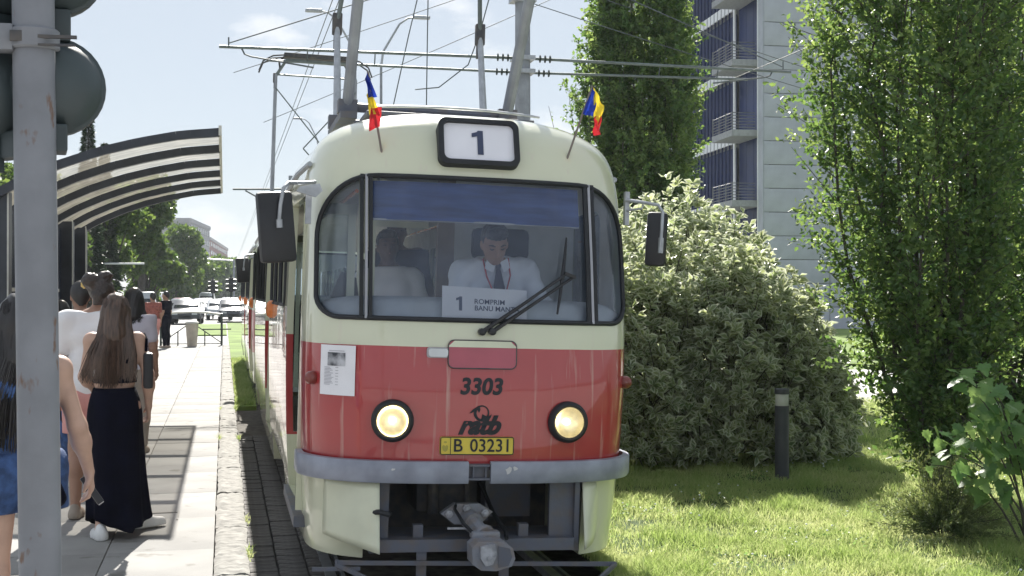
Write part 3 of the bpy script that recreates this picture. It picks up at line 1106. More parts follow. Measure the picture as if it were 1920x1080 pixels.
# hatch lid, marker lamp, lettering, plate
lid = MB()
lid_p = rrect(-.208, .208, -.083, .083, .035)
lid.add([(lambda u, v: (-.008 + u, Sy(-.008 + u, 1.533 + v, .014), 1.533 + v))(u, v) for u, v in lid_p], [tuple(range(len(lid_p)))])
n0 = len(lid.v)
lid.add([(lambda u, v: (-.008 + u, Sy(-.008 + u, 1.533 + v, -.01), 1.533 + v))(u, v) for u, v in lid_p], [])
lid.add([], [])
lid.f += [(j, (j + 1) % len(lid_p), n0 + (j + 1) % len(lid_p), n0 + j) for j in range(len(lid_p))]
lid.m += [0] * len(lid_p)
lid_o = lid.build('hatch_lid', 'lid_red', tram, smooth=0)
top_p = [(-.205, .042), (.205, .042), (.205, .05), (.172, .080), (-.172, .080), (-.205, .05)]
MB().add([on_nose(-.008, 1.533, .0165)(u, v) for u, v in top_p], [tuple(range(6))]).build('lid_cream_strip', 'cream', lid_o, smooth=0)
MB().tube([on_nose(-.008, 1.533, .013)(u, v) for u, v in lid_p], .004, 5, closed=True).build('lid_seam', 'steel_d', lid_o)
ml = MB().prism(rrect(-.058, .058, -.024, .024, .014, 3), 0, .028, lambda u, v, d: (-.278 + u, Sy(-.278 + u, 1.54, d), 1.54 + v)).build('marker_lamp', 'lamp_white', tram)
MB().prism(rrect(-.066, .066, -.031, .031, .016, 3), 0, .010, lambda u, v, d: (-.278 + u, Sy(-.278 + u, 1.54, d), 1.54 + v)).build('lamp_base', 'alu', ml)
text_mesh('fleet_number', '3303', .135, on_nose(-.012, 1.338), 'ink', tram, shear=.16, bold=.0048, sx=.97)
LGU = 1 / 6 / 313
def lg(pts): return [on_nose(-.012, 1.128)((a - 478) * LGU, -(b - 535) * LGU) for a, b in pts]
def ellp(cx, cy, rx, ry, sl=0, n=18):
    return [(cx + rx * math.cos(2 * math.pi * i / n) - sl * ry * math.sin(2 * math.pi * i / n), cy + ry * math.sin(2 * math.pi * i / n)) for i in range(n)]
logo = MB()
for poly in (
             [(352, 436), (392, 388), (450, 352), (500, 344), (470, 366), (478, 392), (462, 430), (445, 400), (412, 408), (378, 430)],
             [(440, 500), (510, 490), (570, 470), (610, 440), (600, 480), (570, 512), (520, 530), (470, 524)], [(500, 440), (560, 470), (520, 500), (490, 500)]):
    logo.add(lg(poly), [tuple(range(len(poly)))])
ro = [lg([p])[0] for p in ellp(490, 432, 90, 90, 0, 28)]
ri = [lg([p])[0] for p in ellp(498, 428, 64, 70, 0, 28)]
logo.add(ro + ri, [(i, (i + 1) % 28, 28 + (i + 1) % 28, 28 + i) for i in range(28)])
lo_o = logo.build('operator_logo', 'ink', tram, smooth=0, fix=False)
text_mesh('logo_letters', 'ratb', .150, on_nose(-.022, 1.106, .0045), 'ink', lo_o, shear=.42, bold=.0075, sx=.98)
pl_p = rrect(-.225, .225, -.054, .054, .012, 3)
plate = MB().prism(pl_p, .002, .016, lambda u, v, d: (-.027 + u, Sy(-.027 + u, .988, d), .988 + v)).build('number_plate', 'plate', tram)
pf = lambda u0, v0, off=.019: (lambda u, v: (-.027 + u0 + u, Sy(-.027 + u0 + u, .988, off), .988 + v0 + v))
text_mesh('plate_letter', 'B', .108, pf(-.118, -.001), 'ink', plate, bold=.0012)
text_mesh('plate_number', '03231', .108, pf(.082, -.001), 'ink', plate, bold=.0012, sx=.95)
MB().tube([pf(0, 0, .018)(u * .985, v * .95) for u, v in pl_p], .0028, 4, closed=True).build('plate_border', 'ink', plate)
MB().add([pf(-.162, 0)(u, v) for u, v in ((-.002, -.05), (.002, -.05), (.002, .05), (-.002, .05))], [(0, 1, 2, 3)]).build('plate_divider', 'ink', plate, smooth=0)
cr = MB()
for poly in (ellp(0, .022, .010, .006, 0, 8), [(-.018, -.004), (-.010, .006), (0, -.002), (.010, .006), (.018, -.004), (.014, -.026), (0, -.036), (-.014, -.026)]):
    cr.add([pf(-.194, 0)(u, v) for u, v in poly], [tuple(range(len(poly)))])
cr.build('plate_crest', 'plate_dim', plate, smooth=0)

# headlights
for s in (-1, 1):
    x, z = s * .535, 1.132
    y = Sy(x, z)
    nx = -s * .10
    mt = Matrix.Translation((x, y, z)) @ Matrix.Rotation(s * .10, 4, 'Z')
    hl = MB().lathe([(.126, .03), (.126, -.030), (.119, -.050), (.106, -.058), (.095, -.052), (.090, -.036), (.090, -.030)], 32, mt, 'Y', caps=False).build('headlight', 'rubber', tram, smooth=50)
    MB().lathe([(.093, -.046), (.084, -.033), (.062, -.018), (.035, -.010), (.0, -.007)], 28, mt, 'Y', caps=False).build('reflector', 'reflector', hl, smooth=60)
    MB().lathe([(.0, -.036), (.010, -.033), (.014, -.024), (.011, -.014), (0, -.010)], 12, mt, 'Y').build('bulb', 'bulb', hl, smooth=60)
    MB().lathe([(.094, -.050), (.08, -.060), (.05, -.069), (.02, -.073), (0, -.074)], 28, mt, 'Y', caps=False).build('lens', 'lens', hl, smooth=60)
# side repeaters on the nose corners
for s, mname in ((-1, 'red_lens'), (1, 'red_lens')):
    x, z = s * (.985 if s < 0 else .985), 1.36
    y = Sy(x, z)
    MB().lathe([(.042, .05), (.042, -.01), (.038, -.035), (.02, -.052), (0, -.056)], 14,
               Matrix.Translation((x, y, z)) @ Matrix.Rotation(s * .95, 4, 'Z'), 'Y').build('corner_lamp', mname, tram, smooth=60)
for y in (4.55, 12.9):
    MB().lathe([(.055, .0), (.055, .03), (.04, .055), (0, .062)], 12, Matrix.Translation((-1.085, y, 1.72)) @ Matrix.Rotation(math.pi, 4, 'Z') @ Matrix.Scale(1.5, 4, (0, 0, 1)), 'X').build('side_indicator', 'amber', tram, smooth=60)

# bumper halves
def bumper(x0, x1):
    n = 26
    P = []
    for i in range(n + 1):
        x = x0 + (x1 - x0) * (1 - (1 - i / n) ** 2.2)
        P.append((x, Sy(x, .85)))
    xe, ye = P[-1]
    s = 1 if x1 > 0 else -1
    P += [(xe + s * .006, ye + .08), (xe + s * .006, ye + .18)]
    rows = []
    for i, (x, y) in enumerate(P):
        a, b = P[max(i - 1, 0)], P[min(i + 1, len(P) - 1)]
        t = Vector((b[0] - a[0], b[1] - a[1])).normalized()
        nrm = Vector((t.y, -t.x)) * (1 if s > 0 else -1)
        if nrm.y > 0 and i < n: nrm = -nrm
        rows.append([(x + nrm.x * o, y + nrm.y * o, z) for o, z in ((.025, .765), (.062, .768), (.069, .78), (.069, .885), (.062, .896), (.025, .899), (.025, .765))])
    b_ = MB().grid(rows)
    b_.add(rows[0][:6], [(0, 1, 2, 3, 4, 5)])
    b_.add(rows[-1][:6], [(0, 1, 2, 3, 4, 5)])
    return b_.build('bumper_half', 'bumper', tram, smooth=40)
bl = bumper(-.082, -.995)
br = bumper(.052, 1.005)
MB().box(-.08, .05, -.055, .06, .788, .80).box(-.08, .05, -.055, .06, .868, .88).box(-.08, .05, -.02, .05, .80, .868).box(-.055, -.045, -.045, -.02, .80, .868).box(.02, .03, -.045, -.02, .80, .868).build('bumper_bracket', 'steel', tram, smooth=0)
random.seed(5)
for x, z, w, h, bo_ in ((-.80, .83, .05, .035, bl), (-.53, .85, .03, .02, bl), (.16, .845, .05, .06, br), (.20, .86, .035, .03, br), (.93, .83, .05, .02, br)):
    n = 9
    pts = []
    for i in range(n):
        a = 2 * math.pi * i / n
        q = random.uniform(.5, 1)
        u, v = w / 2 * math.cos(a) * q, h / 2 * math.sin(a) * q
        pts.append((x + u, Sy(x + u, .85, .0715), z + v))
    MB().add(pts, [tuple(range(n))]).build('paint_chip', 'chip', bo_, smooth=0)

# bent cream skirt flaps under the bumper
def flap(x0, x1, ztop, zb0, zb1, off, bend):
    rows = []
    for v in np.linspace(0, 1, 10):
        row = []
        for u in np.linspace(0, 1, 12):
            x = x0 + (x1 - x0) * u
            z = ztop + ((zb0 + (zb1 - zb0) * u) - ztop) * v
            row.append((x, Sy(x, .6, off) - bend * v * (u if bend > 0 else 1 - u) ** 1.5 * abs(bend) / abs(bend) + .012 * math.sin(5 * u + 3 * v), z))
        rows.append(row)
    m = MB().grid(rows)
    o = m.build('skirt_flap', 'cream', tram, smooth=50)
    sm_ = o.modifiers.new('thick', 'SOLIDIFY')
    sm_.thickness = .006
    return o
flap(-.91, -.60, .765, .43, .36, .045, .12)
rows = []
for v in np.linspace(0, 1, 8):
    z = .765 - .40 * v
    rows.append([(.655 + (.19 - .03 * v * v) * u, .06 + .22 * u ** 2 - .10 * v * (1 - u), z + .045 * v * u) for u in np.linspace(0, 1, 9)])
o = MB().grid(rows).build('skirt_flap', 'cream', tram, smooth=50)
o.modifiers.new('thick', 'SOLIDIFY').thickness = .006

# underframe in the gap
MB().box(-.675, .665, 1.0, 1.06, .30, .82).box(-.675, .665, .12, 1.06, .802, .83).build('recess_back', 'steel_d', tram, smooth=0)
for a, b, yy in ((-.645, -.53, .10), (.46, .64, .10)):
    m = MB().box(a, b, yy, yy + .035, .40, .80)
    m.box(a if a < 0 else b - .03, a + .03 if a < 0 else b, yy - .04, yy + .5, .34, .80)
    m.build('side_cheek', 'steel', tram, smooth=0)
cb = MB().box(-.63, .60, .02, .075, .352, .425).box(-.63, .60, .075, .45, .412, .425)
for x in (-.35, .3): cb.box(x - .03, x + .03, .10, .16, .425, .50)
cb.build('cross_beam', 'steel', tram, smooth=0)
MB().box(-.30, .10, .55, .95, .50, .80, bev=.03).build('traction_box', 'steel_d', tram)
MB().box(.14, .46, .60, .64, .46, .80).box(.13, .15, .45, .6, .46, .80).build('inner_plate', 'steel', tram, smooth=0)
MB().tube([(-.20, .5, .50), (-.20, .5, .80)], .035, 10).tube([(.02, .5, .52), (.02, .5, .80)], .02, 8).build('hose', 'steel_d', tram)
MB().tube([(-.66, .05, .585), (-.60, -.03, .60), (-.55, -.03, .585), (-.53, .06, .575)], .016, 7).build('hand_hook', 'rubber', tram)
# coupler: pivot casting, drawbar, head
cpm = MB().prism([(-.215, .565), (-.13, .625), (.02, .625), (.105, .575), (.03, .50), (-.13, .50)], .10, .16, lambda u, v, d: (u, d, v))
cpm.tube([(-.055, .16, .555), (-.03, .04, .525)], [.06, .052], 8).tube([(-.03, .04, .525), (.03, -.14, .44)], [.045, .05], 8)
cpm.tube([(-.035, .05, .527), (-.025, .02, .52)], .064, 10).tube([(.012, -.075, .475), (.02, -.10, .463)], .066, 10)
cpm.box(-.07, .10, -.16, -.06, .455, .50, bev=.012)
cp = cpm.build('coupler', 'cast', tram, smooth=40)
for bx_, bz_ in ((-.165, .565), (.055, .57), (-.06, .60)):
    MB().lathe([(.024, 0), (.024, .018), (.012, .020), (.012, .034), (0, .036)], 6, Matrix.Translation((bx_, .10, bz_)) @ Matrix.Rotation(R(90), 4, 'X'), 'Z').build('coupler_bolt', 'worn', cp, smooth=30)
MB().tube([(.10, .5, .70), (.13, .2, .55), (.17, .02, .47), (.15, -.10, .45)], .013, 7).build('coupler_cable', 'rubber', cp)
MB().tube([(-.12, .12, .62), (-.14, .05, .60), (-.10, -.05, .53), (-.06, -.12, .49)], .010, 6).build('coupler_cable', 'rubber', cp)
hd = MB()
hd.prism([(-.095, .44), (-.06, .47), (.09, .47), (.145, .43), (.16, .37), (.14, .325), (.05, .30), (-.04, .305), (-.09, .34)], -.30, -.13, lambda u, v, d: (u, d, v))
hd.build('coupler_head', 'cast', cp, smooth=30)
MB().prism([(-.05, .445), (.03, .46), (.045, .40), (.02, .345), (-.02, .335), (-.05, .38)], -.335, -.30, lambda u, v, d: (u, d, v)).lathe([(.016, 0), (.016, .012), (0, .014)], 10, Matrix.Translation((0, -.335, .385)) @ Matrix.Rotation(R(90), 4, 'X'), 'Z').build('coupler_face', 'worn', cp, smooth=30)
MB().prism([(.055, .445), (.125, .43), (.14, .38), (.12, .33), (.06, .32)], -.305, -.302, lambda u, v, d: (u, d, v)).build('coupler_socket', 'steel', cp, smooth=0)
MB().bar((-.19, .0, .495), (-.06, .0, .495), .012, .012).build('release_rod', 'worn', tram, smooth=0)
# lifeguard rails low in front
lgm = MB()
yl = .02
lgm.bar((-.83, yl, .298), (.87, yl, .262), .02, .026)
lgm.bar((-.835, yl, .285), (-.55, yl - .30, .20), .02, .022).bar((.87, yl, .262), (.60, yl - .30, .17), .02, .022)
lgm.bar((-.98, yl, .262), (-.70, yl, .262), .02, .022)
lgm.bar((-.55, yl - .30, .20), (.60, yl - .30, .17), .02, .024)
lgm.bar((-.835, yl, .315), (-.835, yl, .25), .018, .018)
for x in (-.335, .17):
    lgm.bar((x, yl + .02, .40), (x, yl + .02, .10), .06, .012, up=(0, 1, 0))
lgm.build('lifeguard', 'steel', tram, smooth=0)

# door area: step, folded leaves
MB().box(-1.06, -.84, .62, 2.0, .40, .468).build('door_step', 'steel', tram, smooth=0)
for di, (a, b) in enumerate(DOORS):
    for fy in ((a + .02, b - .02) if di else (a + .02,)):
        d_ = 1 if fy < (a + b) / 2 else -1
        lf = MB()
        lf.box(-1.05, -.72, fy - .012, fy + .012, .50, .90).box(-1.05, -1.0, fy - .014, fy + .014, .5, 2.45).box(-.77, -.72, fy - .014, fy + .014, .5, 2.45).box(-1.05, -.72, fy - .014, fy + .014, 2.38, 2.45)
        dl = lf.build('door_leaf', 'cream', tram, smooth=0)
        MB().box(-1.0, -.77, fy - .003, fy + .003, .90, 2.38).build('door_glass', 'sidegl', dl, smooth=0)
for a, b in WINS_L:
    w = MB().prism(rrect(a - .01, b + .01, 1.77, 2.51, .09, 3), -1.062, -1.058, lambda u, v, d: (d, u, v)).build('side_window', 'sidegl', tram, smooth=0)
    MB().tube([(-1.084, u, v) for u, v in rrect(a, b, 1.78, 2.5, .09, 3)], .016, 5, closed=True).build('window_seal', 'rubber', w)
for a, b in WINS_R:
    w = MB().prism(rrect(a - .01, b + .01, 1.77, 2.51, .09, 3), 1.058, 1.062, lambda u, v, d: (d, u, v)).build('side_window', 'sidegl', tram, smooth=0)
    MB().tube([(1.084, u, v) for u, v in rrect(a, b, 1.78, 2.5, .09, 3)], .016, 5, closed=True).build('window_seal', 'rubber', w)
for y in (2.6, 4.5, 9.5, 11.4):
    for s in (-1, 1):
        MB().lathe([(.20, -.06), (.35, -.06), (.35, .0), (.33, .06), (.20, .06), (.2, -.06)], 20, Matrix.Translation((s * .7175, y, .36)), 'X').build('wheel', 'steel_d', tram)
MB().box(-.7, .7, 1.4, 12.6, .42, .84).build('underfloor_boxes', 'steel_d', tram, smooth=0)

# roof: gutter, pantograph deck
MB().box(-.62, .56, 1.2, 3.6, 3.10, 3.135, bev=.01).build('roof_deck', 'steel', tram)
MB().tube([(x, .98 - .0 + .25 * abs(x + .03) ** 2, 3.15 - .02 * abs(x + .03) ** 2 * 2) for x in np.linspace(-.62, .56, 12)], .009, 6).build('deck_rail', 'galv', tram)
MB().tube([(-1.0 - .02, .75, 2.70)] + [(-1.075, y, 2.66) for y in np.linspace(1.1, 12.9, 6)], .018, 6).build('rain_gutter', 'galv', tram)
MB().tube([(1.0 + .02, .75, 2.70)] + [(1.075, y, 2.66) for y in np.linspace(1.1, 12.9, 6)], .018, 6).build('rain_gutter', 'galv', tram)
MB().prism([(-.07, 0), (.07, 0), (.06, .05), (.02, .09), (-.03, .07)], 0, .3, lambda u, v, d: (.34 + d * .45, 2.0 + u, 3.145 + v)).build('roof_lamp_cover', 'steel', tram)
MB().tube([(.05, 2.2, 3.14), (.03, 2.2, 3.20), (.0, 2.2, 3.24), (.03, 2.2, 3.26)], .012, 6).tube([(.05, 2.2, 3.14), (.10, 2.2, 3.2), (.06, 2.2, 3.26)], .008, 6).build('roof_hook', 'steel_d', tram)

def pantograph(parent, cx, yf, yr, zb, hw, kf, kr, pan, hp, rf=.042, rr_=.03):
    """kf, kr: (y, z) of the front and rear knees; pan: (y, z); hp: half width of the frame under the pan"""
    root = MB().box(cx - hw - .06, cx - hw + .06, yf - .15, yr + .15, zb - .10, zb - .05).box(cx + hw - .06, cx + hw + .06, yf - .15, yr + .15, zb - .10, zb - .05)
    root.tube([(cx - hw - .05, yf, zb), (cx + hw + .05, yf, zb)], .035, 8).tube([(cx - hw - .05, yr, zb), (cx + hw + .05, yr, zb)], .03, 8)
    for x in (cx - hw, cx + hw):
        for y in (yf, yr): root.box(x - .07, x + .07, y - .06, y + .06, zb - .05, zb + .05)
    pr = root.build('pantograph', 'steel', parent, smooth=30)
    for s in (-1, 1):
        x = cx + s * hw
        MB().tube([(x, yf, zb), (x, kf[0], kf[1])], [rf, rf * .9], 10).build('lower_arm', 'polegrey', pr)
        MB().tube([(x, yr, zb), (x, kr[0], kr[1])], [rr_ * 1.1, rr_ * .8], 10).build('lower_arm', 'galv', pr)
        MB().tube([(x, kf[0], kf[1]), (cx + s * hp, pan[0] - .12, pan[1] - .08)], .019, 8).build('upper_arm', 'rod', pr)
        MB().tube([(x, kr[0], kr[1]), (cx + s * hp, pan[0] + .12, pan[1] - .08)], .019, 8).build('upper_arm', 'rod', pr)
        MB().box(x - .04, x + .04, kr[0] - .035, kr[0] + .035, kr[1] - .09, kr[1] + .09, bev=.012).box(x - .025, x + .025, kr[0] - .03, kr[0] + .03, kr[1] - .2, kr[1] - .09).build('knee_joint', 'steel_d', pr)
    for w_, (y_, z_), r_ in ((hw, kf, .018), (hp, (pan[0] - .12, pan[1] - .08), .014), (hp, (pan[0] + .12, pan[1] - .08), .014)):
        MB().tube([(cx - w_, y_, z_), (cx + w_, y_, z_)], r_, 8).build('cross_tube', 'rod', pr)
    ph = MB()
    ph.box(cx - .60, cx + .60, pan[0] - .16, pan[0] + .16, pan[1] - .035, pan[1] + .045, bev=.015)
    for s in (-1, 1):
        for dy in (-.13, .13):
            ph.tube([(cx + s * .58, pan[0] + dy, pan[1]), (cx + s * .80, pan[0] + dy, pan[1] - .03), (cx + s * .98, pan[0] + dy, pan[1] - .14), (cx + s * 1.05, pan[0] + dy, pan[1] - .32)], .015, 6)
        ph.tube([(cx + s * .6, pan[0], pan[1] - .02), (cx + s * .68, pan[0], pan[1] - .12), (cx + s * .66, pan[0], pan[1] - .26)], .02, 6)
    ph.build('pan_head', 'steel_d', pr, smooth=40)
    return pr
pantograph(tram, -.09, 1.9, 2.75, 3.25, .60, (.85, 4.45), (3.05, 4.10), (1.95, 6.35), .33)

# interior
dsh = MB()
rows = []
for x in np.linspace(-.95, .95, 30):
    yf0 = Sy(x, 1.8, -.045)
    e = 1 - (abs(x) / .97) ** 8
    rows.append([(x, yf0, 1.30), (x, yf0 + .0, 1.72), (x, yf0 + .05, 1.80 + .03 * e), (x, yf0 + .14, 1.815 + .055 * e), (x, yf0 + .30, 1.80 + .055 * e), (x, yf0 + .42, 1.72), (x, yf0 + .45, 1.30)])
dsh.grid(rows)
dsh.build('dashboard', 'dash', tram, smooth=60)
rows = [[(x, Sy(x, z, -.05) + .01 * math.sin(x * 7), z) for x in np.linspace(-.66, .64, 16)] for z in np.linspace(2.335, 2.575, 6)]
o = MB().grid(rows).build('sun_blind', 'visor', tram, smooth=60)
MB().tube([(-.66, Sy(-.66, 2.335, -.05), 2.335), (0, Sy(0, 2.335, -.05), 2.335), (.64, Sy(.64, 2.335, -.05), 2.335)], .008, 6).build('blind_hem', 'alu', o)
MB().box(-.06, .06, 1.46, 1.52, .86, 3.0).build('cab_post', 'wood', tram, smooth=0)
MB().box(.06, 1.02, 1.75, 1.79, .86, 2.95).build('cab_wall', 'cabwall', tram, smooth=0)
MB().box(-.64, -.60, 1.30, 1.34, .86, 2.95).box(-.56, -.52, 1.30, 1.34, .86, 2.95).box(-.60, -.56, 1.31, 1.33, 2.55, 2.62).build('door_post', 'cream', tram, smooth=0)
MB().box(-.45, .05, 2.6, 2.62, 2.42, 2.72).tube([(-.4, 2.1, 2.75), (-.15, 2.1, 2.68), (-.15, 2.1, 2.6)], .012, 6).build('notice_shelf', 'cream', tram, smooth=0)
MB().tube([(-.62, y, 2.62) for y in (1.7, 6, 12.5)], .016, 6).tube([(.62, y, 2.62) for y in (2.0, 6, 12.5)], .016, 6).build('grab_rail', 'amber', tram)
st = MB().box(.13, .62, .90, 1.35, 1.30, 1.42, bev=.04).box(.16, .60, 1.28, 1.40, 1.40, 2.10, bev=.05)
dseat = st.build('driver_seat', 'seat', tram, smooth=50)
MB().box(.145, .555, 1.20, 1.31, 2.15, 2.365, bev=.045).build('headrest', 'seat', dseat, smooth=50)
MB().box(.32, .44, 1.05, 1.2, .86, 1.3).build('seat_pedestal', 'steel_d', dseat, smooth=0)
MB().tube([(.38 + .17 * math.cos(a), .60 + .12 * math.sin(a), 1.64 + .05 * math.sin(a)) for a in np.linspace(0, 2 * math.pi, 17)[:-1]], .012, 6, closed=True).build('control_wheel', 'black', tram)
for y in np.arange(2.9, 13, .78):
    for x in (-.62, .62):
        if x < 0 and any(a - .4 < y < b + .4 for a, b in DOORS): continue
        s_ = MB().box(x - .20, x + .20, y, y + .40, 1.26, 1.31, bev=.02).box(x - .20, x + .20, y + .38, y + .43, 1.3, 1.78, bev=.02)
        so = s_.build('passenger_seat', 'seat', tram)
        MB().box(x - .03, x + .03, y + .2, y + .3, .86, 1.26).build('seat_leg', 'steel_d', so, smooth=0)
MB().prism([(-.84, 1.62), (-.72, 1.60), (-.66, 1.72), (-.70, 1.98), (-.80, 2.02), (-.86, 1.86)], .75, .85, lambda u, v, d: (u, d, v)).build('dark_cab_shape', 'black', tram)  # unidentified dark shape in the cab corner, added as a plain prism

# wipers
def nose_pt(x, z, off): return (x, Sy(x, z, off), z)
wp = MB().tube([nose_pt(-.017, 1.669, .035), nose_pt(.25, 1.852, .045), nose_pt(.517, 2.034, .035)], [.014, .010, .009], 6)
wp.tube([nose_pt(.045, 1.672, .035), nose_pt(.30, 1.845, .045), nose_pt(.571, 2.02, .035)], [.014, .010, .009], 6)
for x, z in ((-.017, 1.669), (.045, 1.672)):
    wp.lathe([(.022, .0), (.022, .05), (.012, .055), (0, .055)], 12, Matrix.Translation((x, Sy(x, z), z)) @ Matrix.Rotation(R(90), 4, 'X'), 'Z')
wp.bar(nose_pt(.505, 2.04, .04), nose_pt(.575, 2.015, .04), .03, .02)
wpo = wp.build('wiper', 'black', tram)
MB().tube([nose_pt(.534, 2.262, .016), nose_pt(.517, 2.15, .022), nose_pt(.497, 2.03, .024), nose_pt(.478, 1.90, .020), nose_pt(.459, 1.786, .014)], [.006, .010, .013, .010, .006], 6).build('wiper_blade', 'black', wpo)

# mirrors
ml_ = MB().box(-.112, .112, -.035, .035, -.215, .215, bev=.028, mtx=Matrix.Translation((-1.235, .35, 2.265)) @ Matrix.Rotation(R(-6), 4, 'Y') @ Matrix.Rotation(R(14), 4, 'Z')).build('mirror', 'black', tram, smooth=50)
MB().tube([(-1.22, .305, 2.30), (-1.215, .30, 2.40), (-1.20, .30, 2.50), (-1.17, .33, 2.535), (-1.08, .40, 2.545), (-1.0, .48, 2.56)], .012, 8).tube([(-1.215, .305, 2.26), (-1.22, .305, 2.31)], .02, 8).build('mirror_arm', 'galv', ml_)
MB().prism([(-1.10, 2.52), (-1.12, 2.49), (-1.0, 2.46), (-.96, 2.50), (-.98, 2.545)], .37, .40, lambda u, v, d: (u, d, v)).box(-1.055, -1.02, .44, .50, 2.30, 2.48).build('mirror_bracket', 'galv', ml_, smooth=0)
mr_ = MB().box(-.068, .068, -.035, .035, -.178, .178, bev=.028, mtx=Matrix.Translation((1.224, .45, 2.292)) @ Matrix.Rotation(R(2), 4, 'Y') @ Matrix.Rotation(R(-25), 4, 'Z')).build('mirror', 'black', tram, smooth=50)
MB().tube([(1.235, .40, 2.22), (1.24, .395, 2.36), (1.245, .40, 2.47), (1.22, .42, 2.515), (1.12, .45, 2.53), (1.02, .50, 2.545)], .0115, 8).tube([(1.13, .46, 2.515), (1.12, .46, 2.49), (1.03, .5, 2.475)], .008, 6).tube([(1.235, .395, 2.20), (1.238, .395, 2.30)], .018, 8).build('mirror_arm', 'galv', mr_)
MB().box(1.02, 1.05, .50, .54, 2.38, 2.60).build('mirror_bracket', 'galv', mr_, smooth=0)

# ------------------------------------------------ second coupled car: same shell, seen end on along the platform side
tram2 = thing('tram_car', 'second cream tram car coupled behind the car numbered 3303', 'tram', TW(0, 14.7, 0), TROT)
for o in [x for x in bpy.data.objects if x.parent == tram]:
    if o.name.split('.')[0] in ('body', 'windscreen_seal', 'windscreen_pane', 'side_indicator', 'wheel', 'underfloor_boxes', 'rain_gutter', 'roof_deck', 'mirror', 'door_leaf', 'side_window', 'dashboard'):
        dup_tree(o, tram2)
pantograph(tram2, .02, 1.75, 2.25, 3.25, .74, (1.80, 5.95), (2.2, 5.95), (2.0, 6.34), .55, rf=.03, rr_=.03)
for s in (-1, 1):
    MB().tube([(.02 + s * .74, 1.77, 5.7), (.02 - s * .2, 1.8, 4.6)], .012, 6).tube([(.02 + s * .74, 1.77, 3.6), (.02 - s * .2, 1.8, 4.6)], .012, 6).build('pantograph_brace', 'rod', tram2)

# ------------------------------------------------ things on the tram
nt = thing('notice_sheet', 'white paper notice with a small photo taped to the tram front', 'paper', T0, TROT)
rows = [[(x, Sy(x, 1.42, .010) - .006 * ((1.42 - z) / .15) ** 2 * (1 if z < 1.42 else 0), z) for x in np.linspace(-.949, -.757, 8)] for z in np.linspace(1.268, 1.566, 7)]
MB().grid(rows).build('sheet', 'paper', nt, smooth=60)
def npt(x, z, o=.0125): return (x, Sy(x, 1.42, o) - .006 * ((1.42 - z) / .15) ** 2 * (1 if z < 1.42 else 0), z)
def nquad(mb, x0, x1, z0, z1, o=.0128):
    xs = np.linspace(x0, x1, 5)
    mb.grid([[npt(x, z, o) for x in xs] for z in (z0, z1)])
m = MB(); nquad(m, -.912, -.815, 1.442, 1.522); m.build('printed_photo', 'photo_print', nt, smooth=0)
m = MB(); nquad(m, -.905, -.82, 1.530, 1.534)
for i in range(13):
    z = 1.43 - i * .0085
    nquad(m, -.928, -.928 + random.uniform(.03, .055), z, z + .0035)
    if i % 2 == 0: nquad(m, -.868, -.852, z, z + .0035)
m.build('printed_lines', 'paper_ink', nt, smooth=0)

cd = thing('route_card', 'white route card reading 1 ROMPRIM BANU MANTA behind the windscreen', 'sign', T0, TROT)
def card_fn(u, v, d=0): return (.012 + u + .02 * v, .058 + .22 * (v + .10) - d, 1.838 + v - .018 * u)
cp_ = [(-.262, -.10), (.262, -.094), (.262, .092), (-.262, .098)]
MB().prism(cp_, 0, .004, lambda u, v, d: card_fn(u, v, d)).build('card', 'paper', cd, smooth=0)
MB().add([card_fn(-.158 + u * .085, -.005 + v * .085, .007) for u, v in ONE], [tuple(range(8))]).build('card_digit', 'sign_digit', cd, smooth=0)
text_mesh('card_line', 'ROMPRIM', .042, lambda u, v: card_fn(-.066 + u, .010 + v, .007), 'sign_digit', cd, bold=.0006, align='LEFT', sx=1.05)
text_mesh('card_line', 'BANU MANTA', .042, lambda u, v: card_fn(-.064 + u, -.030 + v, .007), 'sign_digit', cd, bold=.0006, align='LEFT', sx=1.02)

def flag(name, label, base, tip, cloth):
    f = thing(name, label, 'flag', T0, TROT, 'flags on the tram roof')
    MB().tube([base, tip], .007, 6).build('flag_stick', 'wood', f)
    for ci, quad in enumerate(cloth):
        a, b, c, d = [Vector(q) for q in quad]
        rows = []
        for v in np.linspace(0, 1, 7):
            rows.append([a.lerp(b, u).lerp(d.lerp(c, u), v) + Vector((0, .022 * math.sin(9 * u + 5 * v + ci), 0)) * (.3 + u) for u in np.linspace(0, 1, 7)])
        MB().grid(rows).build('cloth_stripe', ('flag_b', 'flag_y', 'flag_r')[ci], f, smooth=60)
flag('flag', 'small blue yellow red flag on stick hanging left of the route number', (-.604, .33, 2.72), (-.715, .29, 3.235),
     [[(-.718, .285, 3.235), (-.735, .25, 3.18), (-.71, .24, 3.07), (-.655, .28, 3.08)], [(-.70, .275, 3.13), (-.725, .25, 3.08), (-.70, .23, 2.96), (-.635, .27, 2.98)], [(-.625, .26, 3.02), (-.70, .23, 3.0), (-.705, .22, 2.86), (-.635, .26, 2.90)]])
flag('flag', 'small blue yellow red flag on stick right of the route number', (.553, .33, 2.72), (.715, .30, 3.245),
     [[(.715, .30, 3.245), (.735, .28, 3.16), (.715, .25, 3.04), (.655, .30, 3.06)], [(.722, .29, 3.235), (.775, .24, 3.11), (.745, .22, 2.98), (.715, .26, 3.05)], [(.765, .24, 3.06), (.748, .22, 2.92), (.705, .22, 2.92), (.72, .25, 3.04)]])
